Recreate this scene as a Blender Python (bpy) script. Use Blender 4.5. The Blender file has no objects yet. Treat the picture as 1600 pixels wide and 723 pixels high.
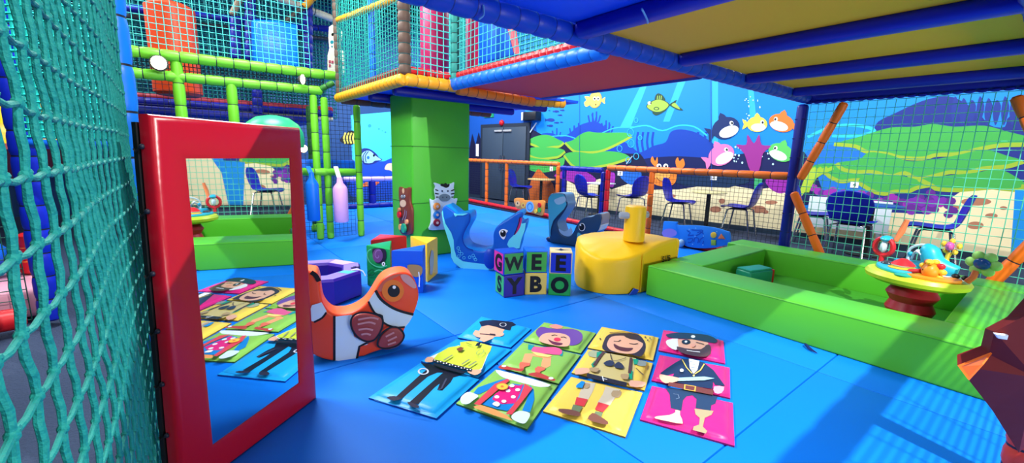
import bpy, bmesh, math, random
from mathutils import Vector, Matrix
random.seed(7)
col = bpy.context.scene.collection
K = 0.84                      # survey units -> metres
PI = math.pi
V = lambda *a: Vector(a)
# ------------------------------------------------------------ camera geometry (used to survey the place)
W, H, F, HC = 1600, 723, 665.0, 1.5
TH, PITCH, ROLL = math.radians(38.0), math.radians(10.06), math.radians(1.45)
_fw = V(math.sin(TH)*math.cos(PITCH), math.cos(TH)*math.cos(PITCH), -math.sin(PITCH))
_r0 = V(math.cos(TH), -math.sin(TH), 0); _u0 = _r0.cross(_fw)
_R = _r0*math.cos(ROLL)+_u0*math.sin(ROLL); _U = _u0*math.cos(ROLL)-_r0*math.sin(ROLL)
EYE = V(0, 0, HC)
def ray(x, y): return _fw + _R*((x-W/2)/F) - _U*((y-H/2)/F)
def at(x, y, z=0.0):
    d = ray(x, y); return EYE + d*((z-HC)/d.z)
def onpl(x, y, p, n):
    d = ray(x, y); p = V(*p); n = V(*n); return EYE + d*((p-EYE).dot(n)/d.dot(n))
def crop(ox, oy, s): return lambda pts: [(ox+x/s, oy+y/s) for x, y in pts]
# ------------------------------------------------------------ materials
_mats = {}
def lin(c):
    c /= 255.0
    return c/12.92 if c <= 0.04045 else ((c+0.055)/1.055)**2.4
def M(rgb, rough=0.45, bump=0.0, metal=0.0, emit=0.0, name=None, scale=6.0, alpha=1.0, trans=0.0):
    key = (rgb, rough, bump, metal, emit, scale, alpha, trans)
    if key in _mats: return _mats[key]
    m = bpy.data.materials.new(name or 'vinyl_%02x%02x%02x' % rgb); m.use_nodes = True
    nt = m.node_tree; b = nt.nodes['Principled BSDF']
    c = tuple(lin(v) for v in rgb)+(1,)
    b.inputs['Base Color'].default_value = c
    b.inputs['Roughness'].default_value = rough; b.inputs['Metallic'].default_value = metal
    b.inputs['Specular IOR Level'].default_value = 0.35
    if emit:
        b.inputs['Emission Color'].default_value = c; b.inputs['Emission Strength'].default_value = emit
    if trans: b.inputs['Transmission Weight'].default_value = trans
    tc = nt.nodes.new('ShaderNodeTexCoord')
    if bump:
        nz = nt.nodes.new('ShaderNodeTexNoise'); nz.inputs['Scale'].default_value = scale; nz.inputs['Detail'].default_value = 3
        bp = nt.nodes.new('ShaderNodeBump'); bp.inputs['Strength'].default_value = bump; bp.inputs['Distance'].default_value = 0.05
        nt.links.new(tc.outputs['Object'], nz.inputs['Vector']); nt.links.new(nz.outputs['Fac'], bp.inputs['Height'])
        nt.links.new(bp.outputs['Normal'], b.inputs['Normal'])
    _mats[key] = m
    return m
# ------------------------------------------------------------ mesh builder
class MB:
    def __init__(s): s.v = []; s.f = []; s.mi = []; s.mats = []
    def m(s, mat):
        if mat not in s.mats: s.mats.append(mat)
        return s.mats.index(mat)
    def add(s, vs, fs, mat):
        o = len(s.v); i = s.m(mat); s.v += [V(*p) for p in vs]
        for f in fs: s.f.append([o+k for k in f]); s.mi.append(i)
    def poly(s, pts, mat): s.add(pts, [list(range(len(pts)))], mat)
    def bm(s, bm, mat, mx=None):
        o = len(s.v); i = s.m(mat); bm.verts.ensure_lookup_table()
        for k, v in enumerate(bm.verts): v.index = k; s.v.append((mx @ v.co) if mx else v.co.copy())
        for f in bm.faces: s.f.append([o+v.index for v in f.verts]); s.mi.append(i)
        bm.free()
    def box(s, c, hx, hy, hz, mat, bev=0.0, seg=3, ax=0.0):
        "rounded box: centre, half sizes, turned ax about z"
        b = bmesh.new(); bmesh.ops.create_cube(b, size=2)
        for v in b.verts: v.co = V(v.co.x*hx, v.co.y*hy, v.co.z*hz)
        if bev: bmesh.ops.bevel(b, geom=b.edges[:], offset=bev, segments=seg, profile=0.5, affect='EDGES', clamp_overlap=True)
        s.bm(b, mat, Matrix.Translation(V(*c)) @ Matrix.Rotation(ax, 4, 'Z'))
    def box2(s, lo, hi, mat, bev=0.0, seg=3):
        lo, hi = V(*lo), V(*hi); c = (lo+hi)/2; h = (hi-lo)/2
        s.box(c, h.x, h.y, h.z, mat, bev, seg)
    def beam(s, p0, p1, w, h, mat, bev=0.02):
        "rounded bar from p0 to p1, width w across, height h up"
        p0, p1 = V(*p0), V(*p1); d = p1-p0; L = d.length; x = d.normalized()
        up = V(0, 0, 1) if abs(x.z) < 0.95 else V(0, 1, 0)
        y = up.cross(x).normalized(); z = x.cross(y)
        b = bmesh.new(); bmesh.ops.create_cube(b, size=2)
        for v in b.verts: v.co = V(v.co.x*L/2, v.co.y*w/2, v.co.z*h/2)
        if bev: bmesh.ops.bevel(b, geom=b.edges[:], offset=bev, segments=3, profile=0.5, affect='EDGES', clamp_overlap=True)
        mx = Matrix((x, y, z)).transposed().to_4x4(); mx.translation = (p0+p1)/2
        s.bm(b, mat, mx)
    def tube(s, pts, r, mat, n=10, closed=False, caps=True, rr=None, mats=None):
        pts = [V(*p) for p in pts]; N = len(pts); o = len(s.v); prev = None
        for i, p in enumerate(pts):
            a = pts[i-1] if (i > 0 or closed) else pts[0]; b = pts[(i+1) % N] if (i < N-1 or closed) else pts[-1]
            t = (b-a).normalized()
            if prev is None:
                q = V(0, 0, 1) if abs(t.z) < 0.9 else V(0, 1, 0)
                x = q.cross(t).normalized()
            else: x = (prev-t*prev.dot(t)).normalized()
            prev = x; y = t.cross(x); R_ = rr[i] if rr else r
            for k in range(n):
                an = 2*PI*k/n; s.v.append(p+(x*math.cos(an)+y*math.sin(an))*R_)
        for i in range(N if closed else N-1):
            mi = s.m(mats[i] if mats else mat); a = o+i*n; b = o+((i+1) % N)*n
            for k in range(n):
                s.f.append([a+k, a+(k+1) % n, b+(k+1) % n, b+k]); s.mi.append(mi)
        if caps and not closed:
            s.f.append([o+k for k in range(n)][::-1]); s.mi.append(s.m(mat))
            s.f.append([o+(N-1)*n+k for k in range(n)]); s.mi.append(s.m(mat))
    def pad(s, p0, p1, r, mat, tie, seg=0.26, n=12, w=0.012):
        "foam sleeve tied at intervals with dark cable ties"
        p0, p1 = V(*p0), V(*p1); L = (p1-p0).length; k = max(1, round(L/seg)); d = (p1-p0)/L
        ps = []; rr = []; mm = []
        def pt(t, r_, m_): ps.append(p0+d*t); rr.append(r_); mm.append(m_)
        pt(0, r*0.55, mat); pt(min(0.02, L*0.1), r*0.94, mat)
        for i in range(k):
            a = L*i/k; b = L*(i+1)/k
            pt(a+(b-a)*0.25, r, mat); pt(a+(b-a)*0.75, r, mat)
            if i < k-1:
                pt(b-w*1.6, r*0.95, mat); pt(b-w/2, r*0.90, tie); pt(b+w/2, r*0.90, mat); pt(b+w*1.6, r*0.95, mat)
        pt(L-min(0.02, L*0.1), r*0.94, mat); pt(L, r*0.55, mat)
        s.tube(ps, r, mat, n=n, rr=rr, mats=mm)
    def ball(s, c, rx, ry, rz, mat, seg=14, ring=9, mx=None):
        b = bmesh.new(); bmesh.ops.create_uvsphere(b, u_segments=seg, v_segments=ring, radius=1)
        q = Matrix.Translation(V(*c)) @ (mx.to_4x4() if mx else Matrix.Identity(4)) @ Matrix.Diagonal((rx, ry, rz, 1))
        s.bm(b, mat, q)
    def lathe(s, c, prof, mat, n=24, mats=None):
        "prof: (radius, z) from bottom to top"
        c = V(*c); o = len(s.v)
        for r, z in prof:
            for k in range(n):
                a = 2*PI*k/n; s.v.append(c+V(r*math.cos(a), r*math.sin(a), z))
        for i in range(len(prof)-1):
            mi = s.m(mats[i] if mats else mat)
            for k in range(n):
                s.f.append([o+i*n+k, o+i*n+(k+1) % n, o+(i+1)*n+(k+1) % n, o+(i+1)*n+k]); s.mi.append(mi)
        s.f.append([o+k for k in range(n)][::-1]); s.mi.append(s.m(mat))
        t = o+(len(prof)-1)*n
        s.f.append([t+k for k in range(n)]); s.mi.append(s.m(mats[-1] if mats else mat))
    def prism(s, pts, vec, mat, bev=0.0, seg=2, side=None):
        "outline pts pushed along vec, both rims rounded"
        pts = [V(*p) for p in pts]; vec = V(*vec); N = len(pts); side = side or mat
        nrm = vec.normalized(); L = vec.length
        rings = []
        if bev:
            def inset(d):
                out = []
                for i in range(N):
                    a, p, b = pts[i-1], pts[i], pts[(i+1) % N]
                    e1 = (p-a).normalized(); e2 = (b-p).normalized()
                    n1 = nrm.cross(e1); n2 = nrm.cross(e2); q = n1+n2
                    q = q.normalized()/max(0.55, (q.length/2)) if q.length > 1e-6 else n1
                    out.append(p+q*d*sg)
                return out
            ar = V(0, 0, 0)
            for i in range(N): ar += pts[i-1].cross(pts[i])
            sg = 1.0 if ar.dot(nrm) > 0 else -1.0
            for k in range(seg+1):
                a = PI/2*k/seg; rings.append([p+nrm*bev*(1-math.cos(a)) for p in inset(bev*(1-math.sin(a)))])
            back = []
            for k in range(seg+1):
                a = PI/2*k/seg; back.append([p+nrm*(L-bev*(1-math.cos(a))) for p in inset(bev*(1-math.sin(a)))])
            rings += back[::-1]
        else: rings = [pts, [p+vec for p in pts]]
        o = len(s.v)
        for r_ in rings: s.v += r_
        for i in range(len(rings)-1):
            mi = s.m(side if not bev or (seg <= i) else mat)
            for k in range(N):
                s.f.append([o+i*N+k, o+i*N+(k+1) % N, o+(i+1)*N+(k+1) % N, o+(i+1)*N+k]); s.mi.append(mi)
        s.f.append([o+k for k in range(N)][::-1]); s.mi.append(s.m(mat))
        t = o+(len(rings)-1)*N
        s.f.append([t+k for k in range(N)]); s.mi.append(s.m(mat))
    def net(s, o, u, v, su, sv, r, mat, jit=0.0, sag=0.0):
        "square-mesh net on the parallelogram o, u, v"
        o, u, v = V(*o), V(*u), V(*v); nu = max(1, round(u.length/su)); nv = max(1, round(v.length/sv)); nn = u.cross(v).normalized()
        def pos(a, b):
            w = sag*math.sin(PI*a)*math.sin(PI*b)
            return o+u*a+v*b+nn*w
        for i in range(nu+1):
            q = 8 if sag or jit else 1; a = i/nu
            s.tube([pos(a, k/q)+(u.normalized()*random.uniform(-jit, jit) if 0 < k < q else V(0, 0, 0)) for k in range(q+1)], r, mat, n=4, caps=False)
        for i in range(nv+1):
            q = 8 if sag or jit else 1; b = i/nv
            s.tube([pos(k/q, b)+(v.normalized()*random.uniform(-jit, jit) if 0 < k < q else V(0, 0, 0)) for k in range(q+1)], r, mat, n=4, caps=False)
    def build(s, name, parent=None, local=False, angle=35, kind=None, label=None):
        "one mesh object; survey coordinates unless local"
        me = bpy.data.meshes.new(name)
        inv = Matrix.Identity(4)
        if parent is not None and not local:
            q = parent
            while q.parent is not None: q = q.parent
            inv = (Matrix.Translation(q.location) @ q.rotation_euler.to_matrix().to_4x4()).inverted()
        me.from_pydata([inv @ (p*K) for p in s.v], [], s.f)
        for m_ in s.mats: me.materials.append(m_)
        me.polygons.foreach_set('material_index', s.mi)
        me.validate(); me.update()
        b = bmesh.new(); b.from_mesh(me); bmesh.ops.recalc_face_normals(b, faces=b.faces[:]); b.to_mesh(me); b.free()
        me.polygons.foreach_set('use_smooth', [True]*len(me.polygons))
        me.set_sharp_from_angle(angle=math.radians(angle))
        o = bpy.data.objects.new(name, me); col.objects.link(o)
        if parent is not None: o.parent = parent
        if kind: o['kind'] = kind
        if label: o['label'] = label
        return o
def tag(o, label, cat, group=None, kind=None):
    o['label'] = label; o['category'] = cat
    if group: o['group'] = group
    if kind: o['kind'] = kind
    return o
def thing(name, label, cat, loc, group=None, rz=0.0):
    o = bpy.data.objects.new(name, None); col.objects.link(o); o.empty_display_size = 0.1
    o.location = V(*loc)*K; o.rotation_euler = (0, 0, rz)
    return tag(o, label, cat, group)
def struct(mb, name, **k):
    o = mb.build(name, **k); o['kind'] = 'structure'; return o
def copy_tree(o, loc, rz, label, group=None):
    c = o.copy(); col.objects.link(c); c.location = V(*loc)*K; c.rotation_euler = (0, 0, rz); c['label'] = label
    if group: c['group'] = group
    for ch in o.children:
        d = ch.copy(); col.objects.link(d); d.parent = c
        for g in ch.children:
            e = g.copy(); col.objects.link(e); e.parent = d
    return c
def sm(pts, k=4, closed=True):
    "Catmull-Rom through pts"
    P_ = [V(*p) if len(p) == 3 else V(p[0], p[1], 0) for p in pts]; N = len(P_); out = []
    for i in range(N if closed else N-1):
        if closed: a, b, c, d = P_[i-1], P_[i], P_[(i+1) % N], P_[(i+2) % N]
        else: a, b, c, d = P_[max(0, i-1)], P_[i], P_[i+1], P_[min(N-1, i+2)]
        for j in range(k):
            t = j/k
            out.append(0.5*((2*b)+(c-a)*t+(2*a-5*b+4*c-d)*t*t+(3*b-a-3*c+d)*t**3))
    if not closed: out.append(P_[-1])
    return [(p.x, p.y) if len(pts[0]) == 2 else p for p in out]
def el(cx, cy, rx, ry, n=18, a0=0.0, a1=2*PI, rot=0.0):
    c, s_ = math.cos(rot), math.sin(rot); out = []
    for k in range(n):
        a = a0+(a1-a0)*k/(n if abs(a1-a0-2*PI) < 1e-6 else n-1)
        x, y = rx*math.cos(a), ry*math.sin(a); out.append((cx+x*c-y*s_, cy+x*s_+y*c))
    return out
class Deco:
    "flat artwork printed on a plane; each layer lies a hair above the last"
    def __init__(s, p, n, cr, mb=None, eps=0.0012):
        s.p, s.n, s.cr, s.eps, s.k = V(*p), V(*n).normalized(), cr, eps, 1; s.mb = mb or MB()
        if s.n.dot(EYE-s.p) < 0: s.n = -s.n
    def pt(s, q, lay=None): return onpl(q[0], q[1], s.p+s.n*s.eps*(s.k if lay is None else lay), s.n)
    def fill(s, pts, mat, smooth=0):
        if smooth: pts = sm(pts, smooth)
        s.mb.poly([s.pt(q) for q in s.cr(pts)], mat); s.k += 1
    def line(s, pts, w, mat, smooth=0, closed=False):
        if smooth: pts = sm(pts, smooth, closed)
        P_ = [s.pt(q) for q in s.cr(pts)]; N = len(P_); L = []; R_ = []
        for i in range(N):
            a = P_[i-1] if (i or closed) else P_[0]; b = P_[(i+1) % N] if (i < N-1 or closed) else P_[-1]
            t = (b-a); t = t.normalized() if t.length > 1e-9 else V(1, 0, 0); x = t.cross(s.n).normalized()*w/2
            L.append(P_[i]+x); R_.append(P_[i]-x)
        for i in range(N if closed else N-1):
            j = (i+1) % N; s.mb.add([L[i], L[j], R_[j], R_[i]], [[0, 1, 2, 3]], mat)
        s.k += 1
def glyph(ch, size, mat, origin, xdir, ydir, bold=0.0, depth=0.002, mb=None, align='CENTER'):
    "lettering as flat mesh; origin is the middle of the text"
    cu = bpy.data.curves.new('lettering', 'FONT'); cu.body = ch; cu.size = 1; cu.offset = bold; cu.align_x = align; cu.align_y = 'CENTER'
    cu.fill_mode = 'FRONT'; cu.resolution_u = 4
    ob = bpy.data.objects.new('lettering', cu); col.objects.link(ob); bpy.context.view_layer.update()
    me = bpy.data.meshes.new_from_object(ob.evaluated_get(bpy.context.evaluated_depsgraph_get()))
    xs = [v.co.x for v in me.vertices]; ys = [v.co.y for v in me.vertices]
    cx, cy = (min(xs)+max(xs))/2, (min(ys)+max(ys))/2
    mb = mb or MB(); x, y = V(*xdir).normalized(), V(*ydir).normalized(); n = x.cross(y)
    mb.add([V(*origin)+x*(v.co.x-cx)*size+y*(v.co.y-cy)*size+n*depth for v in me.vertices], [list(p.vertices) for p in me.polygons], mat)
    bpy.data.objects.remove(ob); bpy.data.curves.remove(cu); bpy.data.meshes.remove(me)
    return mb
# palette
BLACK = M((14, 15, 20), 0.55); TIE = M((25, 28, 45), 0.5); WHITE = M((235, 238, 240), 0.4)
GREEN = M((70, 175, 45), 0.42, 0.08, name='green_vinyl'); NAVY = M((14, 26, 140), 0.42, 0.08, name='navy_vinyl'); BLUE = M((10, 105, 225), 0.4, 0.08, name='blue_vinyl')
ORANGE = M((243, 112, 28), 0.42, 0.06, name='orange_vinyl'); RED = M((205, 25, 35), 0.4, 0.08, name='red_vinyl'); AMBER = M((240, 160, 30), 0.42, 0.06, name='amber_vinyl')
LIME = M((110, 200, 45), 0.4, 0.06, name='lime_vinyl'); YELLOW = M((250, 200, 25), 0.42, 0.12, name='yellow_vinyl', scale=4); TEAL = M((20, 165, 150), 0.6, name='teal_cord')
DNET = M((18, 30, 45), 0.7, name='dark_cord'); GNET = M((95, 215, 180), 0.7, name='green_cord'); PNET = M((80, 205, 195), 0.65, name='pale_cord')
CHROME = M((190, 195, 200), 0.2, 0, 1.0, name='chrome')
# ============================================================ THE SETTING
carpet = M((44, 58, 84), 0.9, 0.3, name='grey_carpet', scale=60)
f = MB(); f.box2((-12, -9, -0.12), (13, 17, -0.05), carpet); struct(f, 'floor')
# blue padded play floor laid over the carpet, big mats with visible seams
fm = bpy.data.materials.new('blue_floor_mats'); fm.use_nodes = True
nt = fm.node_tree; bs = nt.nodes['Principled BSDF']; bs.inputs['Roughness'].default_value = 0.55; bs.inputs['Specular IOR Level'].default_value = 0.25
bs.inputs['Base Color'].default_value = (lin(0), lin(120), lin(230), 1)
tc = nt.nodes.new('ShaderNodeTexCoord'); nz = nt.nodes.new('ShaderNodeTexNoise'); nz.inputs['Scale'].default_value = 2.2
bp = nt.nodes.new('ShaderNodeBump'); bp.inputs['Strength'].default_value = 0.12; bp.inputs['Distance'].default_value = 0.05
nt.links.new(tc.outputs['Object'], nz.inputs['Vector']); nt.links.new(nz.outputs['Fac'], bp.inputs['Height']); nt.links.new(bp.outputs['Normal'], bs.inputs['Normal'])
f = MB()
xs = [-0.16, 1.72, 3.58, 5.4, 7.0]; ys = [-3.2, -0.6, 0.9, 2.95, 4.75, 6.9, 9.2, 13.0]
for i in range(4):
    for j in range(7):
        f.box2((xs[i], ys[j], -0.05), (xs[i+1]-0.003, ys[j+1]-0.003, 0.0), fm, 0.012, 2)
struct(f, 'floor_mats')
# mural wall on the right, slightly out of square with the play frame
WA, WB = V(9.4, 8.5, 0), V(10.75, 0.45, 0); wd = (WB-WA).normalized(); WN = V(-wd.y*-1, wd.x*-1, 0)
WN = V(wd.y, -wd.x, 0);  WN = WN if WN.x < 0 else -WN
wallblue = M((5, 132, 225), 0.6, name='mural_blue_paint')
w0 = WA-wd*9.0; w1 = WB+wd*8.0
def wallbox(mb, a, b, z0, z1, t, mat):
    mb.prism([a+V(0, 0, z0), b+V(0, 0, z0), b+V(0, 0, z1), a+V(0, 0, z1)], -WN*t, mat)
f = MB(); wallbox(f, w0, w1, -0.05, 5.6, 0.2, wallblue); wall = struct(f, 'wall_right')
ident = crop(0, 0, 1)
D = Deco(tuple(WA), tuple(WN), ident, eps=0.00006)
c1 = crop(720, 130, 3.804); c2 = crop(960, 130, 3.616); c3 = crop(1220, 130, 3.616); c5 = crop(810, 130, 5.56); c6 = crop(990, 130, 5.56); c4 = crop(1230, 270, 3.443)
ray_ = M((45, 175, 240), 0.6); deep = M((12, 70, 165), 0.6); navy = M((12, 24, 84), 0.6); reef = M((8, 62, 170), 0.6); cyan = M((40, 190, 235), 0.6)
gr1 = M((62, 168, 74), 0.6); gr2 = M((30, 140, 70), 0.6); gedge = M((150, 180, 50), 0.6); sand = M((240, 226, 182), 0.65); patch = M((176, 118, 92), 0.65); magenta = M((150, 40, 165), 0.6); purple = M((95, 35, 140), 0.6)
def on(c, pts, mat, smooth=0): D.cr = c; D.fill(pts, mat, smooth)
def ln(c, pts, w, mat, smooth=0, closed=False): D.cr = c; D.line(pts, w, mat, smooth, closed)
for q in ([(1006, 124), (1016, 120), (985, 200), (968, 200)], [(1062, 120), (1074, 120), (1046, 190), (1036, 190)], [(1111, 120), (1122, 120), (1122, 262), (1113, 262)], [(1168, 124), (1176, 124), (1182, 190), (1172, 190)]): on(ident, q, ray_)
# right-hand far bank and left bank of dark reef
on(ident, [(1288, 246), (1330, 222), (1362, 205), (1372, 190), (1400, 176), (1440, 158), (1480, 150), (1510, 162), (1530, 178), (1548, 196), (1570, 198), (1580, 180), (1640, 176), (1640, 330), (1288, 330)], M((22, 42, 130), 0.6), 3)
for k in range(9):
    x = 1490+k*13; on(ident, [(x, 196), (x-4, 175), (x+2, 150+3*(k % 3)), (x+9, 165), (x+6, 182)], M((26, 50, 140), 0.6), 3)
on(ident, [(1246, 300), (1262, 235), (1300, 226), (1350, 232), (1380, 240), (1380, 300)], M((20, 110, 200), 0.6), 3)
ln(ident, [(1262, 214), (1300, 198), (1340, 196), (1366, 204), (1340, 212), (1300, 212)], 0.06, cyan, 4)
on(ident, [(838, 262), (842, 214), (862, 208), (876, 214), (890, 208), (905, 196), (925, 190), (940, 194), (952, 206), (960, 214), (980, 232), (990, 262)], reef, 3)
for x, y in ((895, 208), (902, 204), (924, 188), (930, 186), (945, 200), (868, 212), (950, 203)):
    ln(ident, [(x, y+12), (x-3, y+2), (x-5, y-8)], 0.05, reef); ln(ident, [(x, y+12), (x+2, y), (x+2, y-12)], 0.05, reef); ln(ident, [(x, y+12), (x+6, y+2), (x+8, y-6)], 0.05, reef)
ln(ident, [(860, 213), (885, 212), (905, 217), (930, 212), (960, 200), (990, 198)], 0.03, ray_, 4)
on(ident, [(960, 300), (968, 225), (985, 228), (1000, 238), (1020, 228), (1040, 222), (1048, 206), (1064, 202), (1085, 206), (1100, 214), (1114, 224), (1118, 236), (1126, 300)], reef, 3)
on(ident, [(955, 300), (962, 244), (990, 250), (1020, 246), (1060, 244), (1110, 246), (1160, 240), (1236, 236), (1262, 246), (1262, 320), (960, 320)], navy, 3)
for x in (998, 1006, 1014, 1022, 1068, 1080, 1092, 1104): ln(ident, [(x, 240), (x-3, 222), (x-1, 206)], 0.06, reef, 3)
ln(ident, [(985, 200), (1010, 196), (1035, 204), (1060, 196), (1085, 198), (1105, 212)], 0.035, cyan, 4)
on(ident, [(730, 165), (815, 165), (838, 200), (845, 240), (845, 320), (730, 320)], M((14, 78, 165), 0.6))
on(ident, [(728, 330), (728, 262), (738, 208), (743, 226), (748, 206), (755, 232), (815, 232), (822, 214), (828, 222), (836, 206), (842, 226), (850, 250), (850, 330)], M((14, 18, 56), 0.6))
# near-black ground behind the left corals
on(ident, [(815, 300), (818, 205), (850, 212), (876, 222), (905, 232), (950, 238), (985, 240), (1005, 246), (1005, 300)], M((14, 18, 56), 0.6), 3)
def coral(c, pts, bottom, k=4):
    on(c, pts, gr1, k); ln(c, bottom, 0.07, gedge, k)
coral(c5, [(75, 515), (130, 470), (215, 448), (280, 455), (340, 485), (395, 515), (360, 550), (300, 555), (200, 570), (150, 545)], [(75, 517), (150, 545), (200, 568), (300, 555), (360, 548), (395, 517)])
coral(c5, [(405, 515), (470, 495), (530, 450), (600, 420), (680, 428), (800, 428), (930, 428), (985, 458), (900, 510), (800, 560), (690, 598), (560, 600), (480, 590), (430, 545)], [(405, 517), (480, 588), (560, 600), (690, 596), (800, 558), (900, 508), (985, 460)])
coral(c5, [(48, 600), (110, 560), (230, 555), (350, 565), (405, 592), (350, 640), (290, 650), (200, 660), (120, 640)], [(48, 602), (120, 640), (200, 658), (290, 648), (350, 638), (405, 594)])
coral(c5, [(395, 625), (500, 595), (640, 610), (770, 590), (900, 605), (965, 648), (860, 690), (760, 715), (600, 740), (480, 725)], [(395, 627), (480, 723), (600, 738), (760, 713), (860, 688), (965, 650)])
on(c1, [(358, 432), (440, 445), (560, 455), (615, 440), (600, 500), (500, 530), (420, 520), (390, 500), (358, 500)], gr1, 3)
coral(c3, [(300, 343), (450, 300), (560, 265), (640, 248), (760, 245), (860, 230), (980, 245), (1150, 240), (1290, 275), (1390, 300), (1480, 330), (1380, 345), (1250, 350), (1130, 370), (1000, 400), (880, 405), (800, 425), (680, 420), (600, 400), (480, 385), (420, 355)], [(300, 345), (420, 356), (480, 385), (600, 400), (680, 420), (800, 425), (880, 405), (1000, 400), (1130, 370), (1250, 350), (1380, 346), (1480, 331)])
coral(c3, [(165, 485), (220, 455), (330, 458), (420, 500), (500, 520), (480, 545), (400, 548), (340, 555), (280, 530), (250, 505)], [(165, 487), (250, 507), (280, 530), (340, 555), (400, 548), (480, 545)])
coral(c3, [(315, 450), (440, 430), (500, 390), (620, 405), (720, 440), (860, 430), (1000, 405), (1150, 375), (1280, 410), (1370, 440), (1280, 470), (1140, 480), (1060, 505), (960, 500), (880, 520), (770, 540), (700, 505), (620, 525), (520, 500), (430, 500), (350, 485)], [(315, 452), (350, 486), (430, 500), (520, 500), (620, 525), (700, 507), (770, 540), (880, 520), (960, 502), (1060, 505), (1140, 482), (1280, 470), (1370, 442)])
coral(c3, [(440, 560), (480, 520), (600, 520), (720, 530), (840, 575), (770, 590), (720, 610), (640, 610), (590, 625), (520, 610)], [(440, 562), (520, 610), (590, 625), (640, 612), (720, 610), (770, 590), (840, 577)])
coral(c3, [(780, 540), (950, 520), (1100, 505), (1230, 485), (1330, 530), (1380, 570), (1340, 605), (1100, 605), (900, 600), (850, 575)], [(780, 542), (850, 577), (900, 600), (1100, 605), (1340, 605), (1380, 572)])
# sand bank with brown patches
on(ident, [(884, 334), (886, 282), (905, 292), (925, 283), (938, 279), (955, 296), (985, 286), (1010, 296), (1060, 296), (1110, 288), (1145, 290), (1180, 296), (1215, 292), (1262, 330), (1262, 378), (1100, 362)], sand, 0)
on(ident, [(1236, 330), (1290, 336), (1342, 332), (1400, 332), (1450, 335), (1476, 316), (1500, 300), (1550, 296), (1586, 300), (1600, 310), (1600, 330), (1588, 360), (1582, 412), (1560, 410), (1400, 392), (1236, 372)], sand, 0)
on(ident, [(1586, 296), (1660, 296), (1660, 424), (1578, 412)], M((8, 140, 225), 0.6))
for x, y, a, b in ((1525, 315, 24, 6), (1492, 324, 8, 3), (1549, 337, 10, 4), (1524, 352, 13, 6), (1568, 325, 6, 3), (1118, 327, 9, 5), (1185, 327, 12, 6), (1196, 331, 5, 3), (1052, 313, 6, 3), (1205, 316, 10, 3), (1048, 306, 8, 3), (1128, 314, 5, 4), (1010, 300, 6, 3)): on(ident, el(x, y, a, b), patch)
for pts in ([(866, 274), (890, 264), (915, 268), (932, 282), (912, 290), (896, 285), (880, 280)], [(1196, 283), (1206, 276), (1232, 277), (1240, 290), (1222, 302), (1205, 296)], [(940, 272), (960, 270), (958, 292), (944, 284)]): on(ident, pts, magenta, 4)
for k in range(26): on(ident, el(1262+k*8.2+random.uniform(-2, 2), 300+k*1.0+random.uniform(-9, 7), 7, 6, 9), magenta if k % 3 else purple)
for k in range(22): on(ident, el(1420+random.uniform(0, 70), 326+random.uniform(-16, 12)-random.uniform(0, 14), 8, 6, 9), purple if k % 2 else M((120, 40, 170), 0.6))
for k in range(4): ln(ident, [(1252+k*3, 300), (1262+k*4, 276), (1275+k*9, 262)], 0.07, M((150, 190, 45), 0.6), 3); ln(ident, [(1250, 306), (1258+k*2, 285), (1262+k*5, 250+k*6)], 0.06, M((170, 200, 60), 0.6), 3)
for x in (1182, 1187): ln(ident, [(x, 304), (x, 284), (x+1, 276)], 0.09, M((60, 170, 110), 0.6))
on(c2, [(345, 525), (760, 520), (760, 560), (640, 590), (400, 580), (345, 560)], M((10, 44, 82), 0.6))
# the mural carries on beyond the picture: blue water, a second sand bank with brown patches
wq = lambda t_, z: WA+wd*t_+V(0, 0, z)+WN*0.02
for pts, m_ in (([(8.6, 0), (8.7, 0.9), (8.95, 1.35), (9.4, 1.8), (10.2, 2.2), (11.4, 2.25), (12.4, 1.8), (13.2, 1.2), (14.4, 0.8), (16, 0.7), (16, 0)], sand), ([(9.7, 1.55), (9.9, 1.62), (10.1, 1.55), (9.9, 1.47)], patch), ([(10.4, 1.25), (10.7, 1.36), (11.0, 1.25), (10.7, 1.14)], patch), ([(11.3, 1.7), (11.5, 1.78), (11.7, 1.7), (11.5, 1.62)], patch), ([(12.0, 0.95), (12.3, 1.03), (12.6, 0.95), (12.3, 0.85)], patch)):
    D.mb.poly([wq(*q) for q in sm(pts, 3)] if m_ is patch else [wq(*q) for q in pts], m_)
# little creatures
def fish_yellow():
    b, e = M((238, 214, 96), 0.6), M((190, 150, 50), 0.6)
    on(c5, el(668, 143, 56, 74, 22, rot=0.25), e); on(c5, el(668, 143, 50, 68, 22, rot=0.25), b)
    on(c5, [(622, 120), (575, 115), (590, 145), (570, 170), (588, 205), (625, 180)], b, 3); on(c5, [(718, 150), (755, 120), (750, 150), (752, 178)], b, 3)
    for x in (662, 692): on(c5, el(x, 132, 13, 17), WHITE); on(c5, el(x+1, 134, 7, 10), BLACK)
    on(c5, el(672, 186, 6, 8), M((90, 60, 20), 0.6))
on(ident, [(824, 334), (828, 288), (836, 270), (842, 264), (852, 274), (864, 288), (870, 334)], M((196, 96, 34), 0.6), 2)
on(ident, [(968, 274), (976, 262), (990, 264), (1000, 262), (1002, 278), (990, 288), (980, 286)], M((24, 100, 196), 0.6), 3)
fish_yellow()
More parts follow.
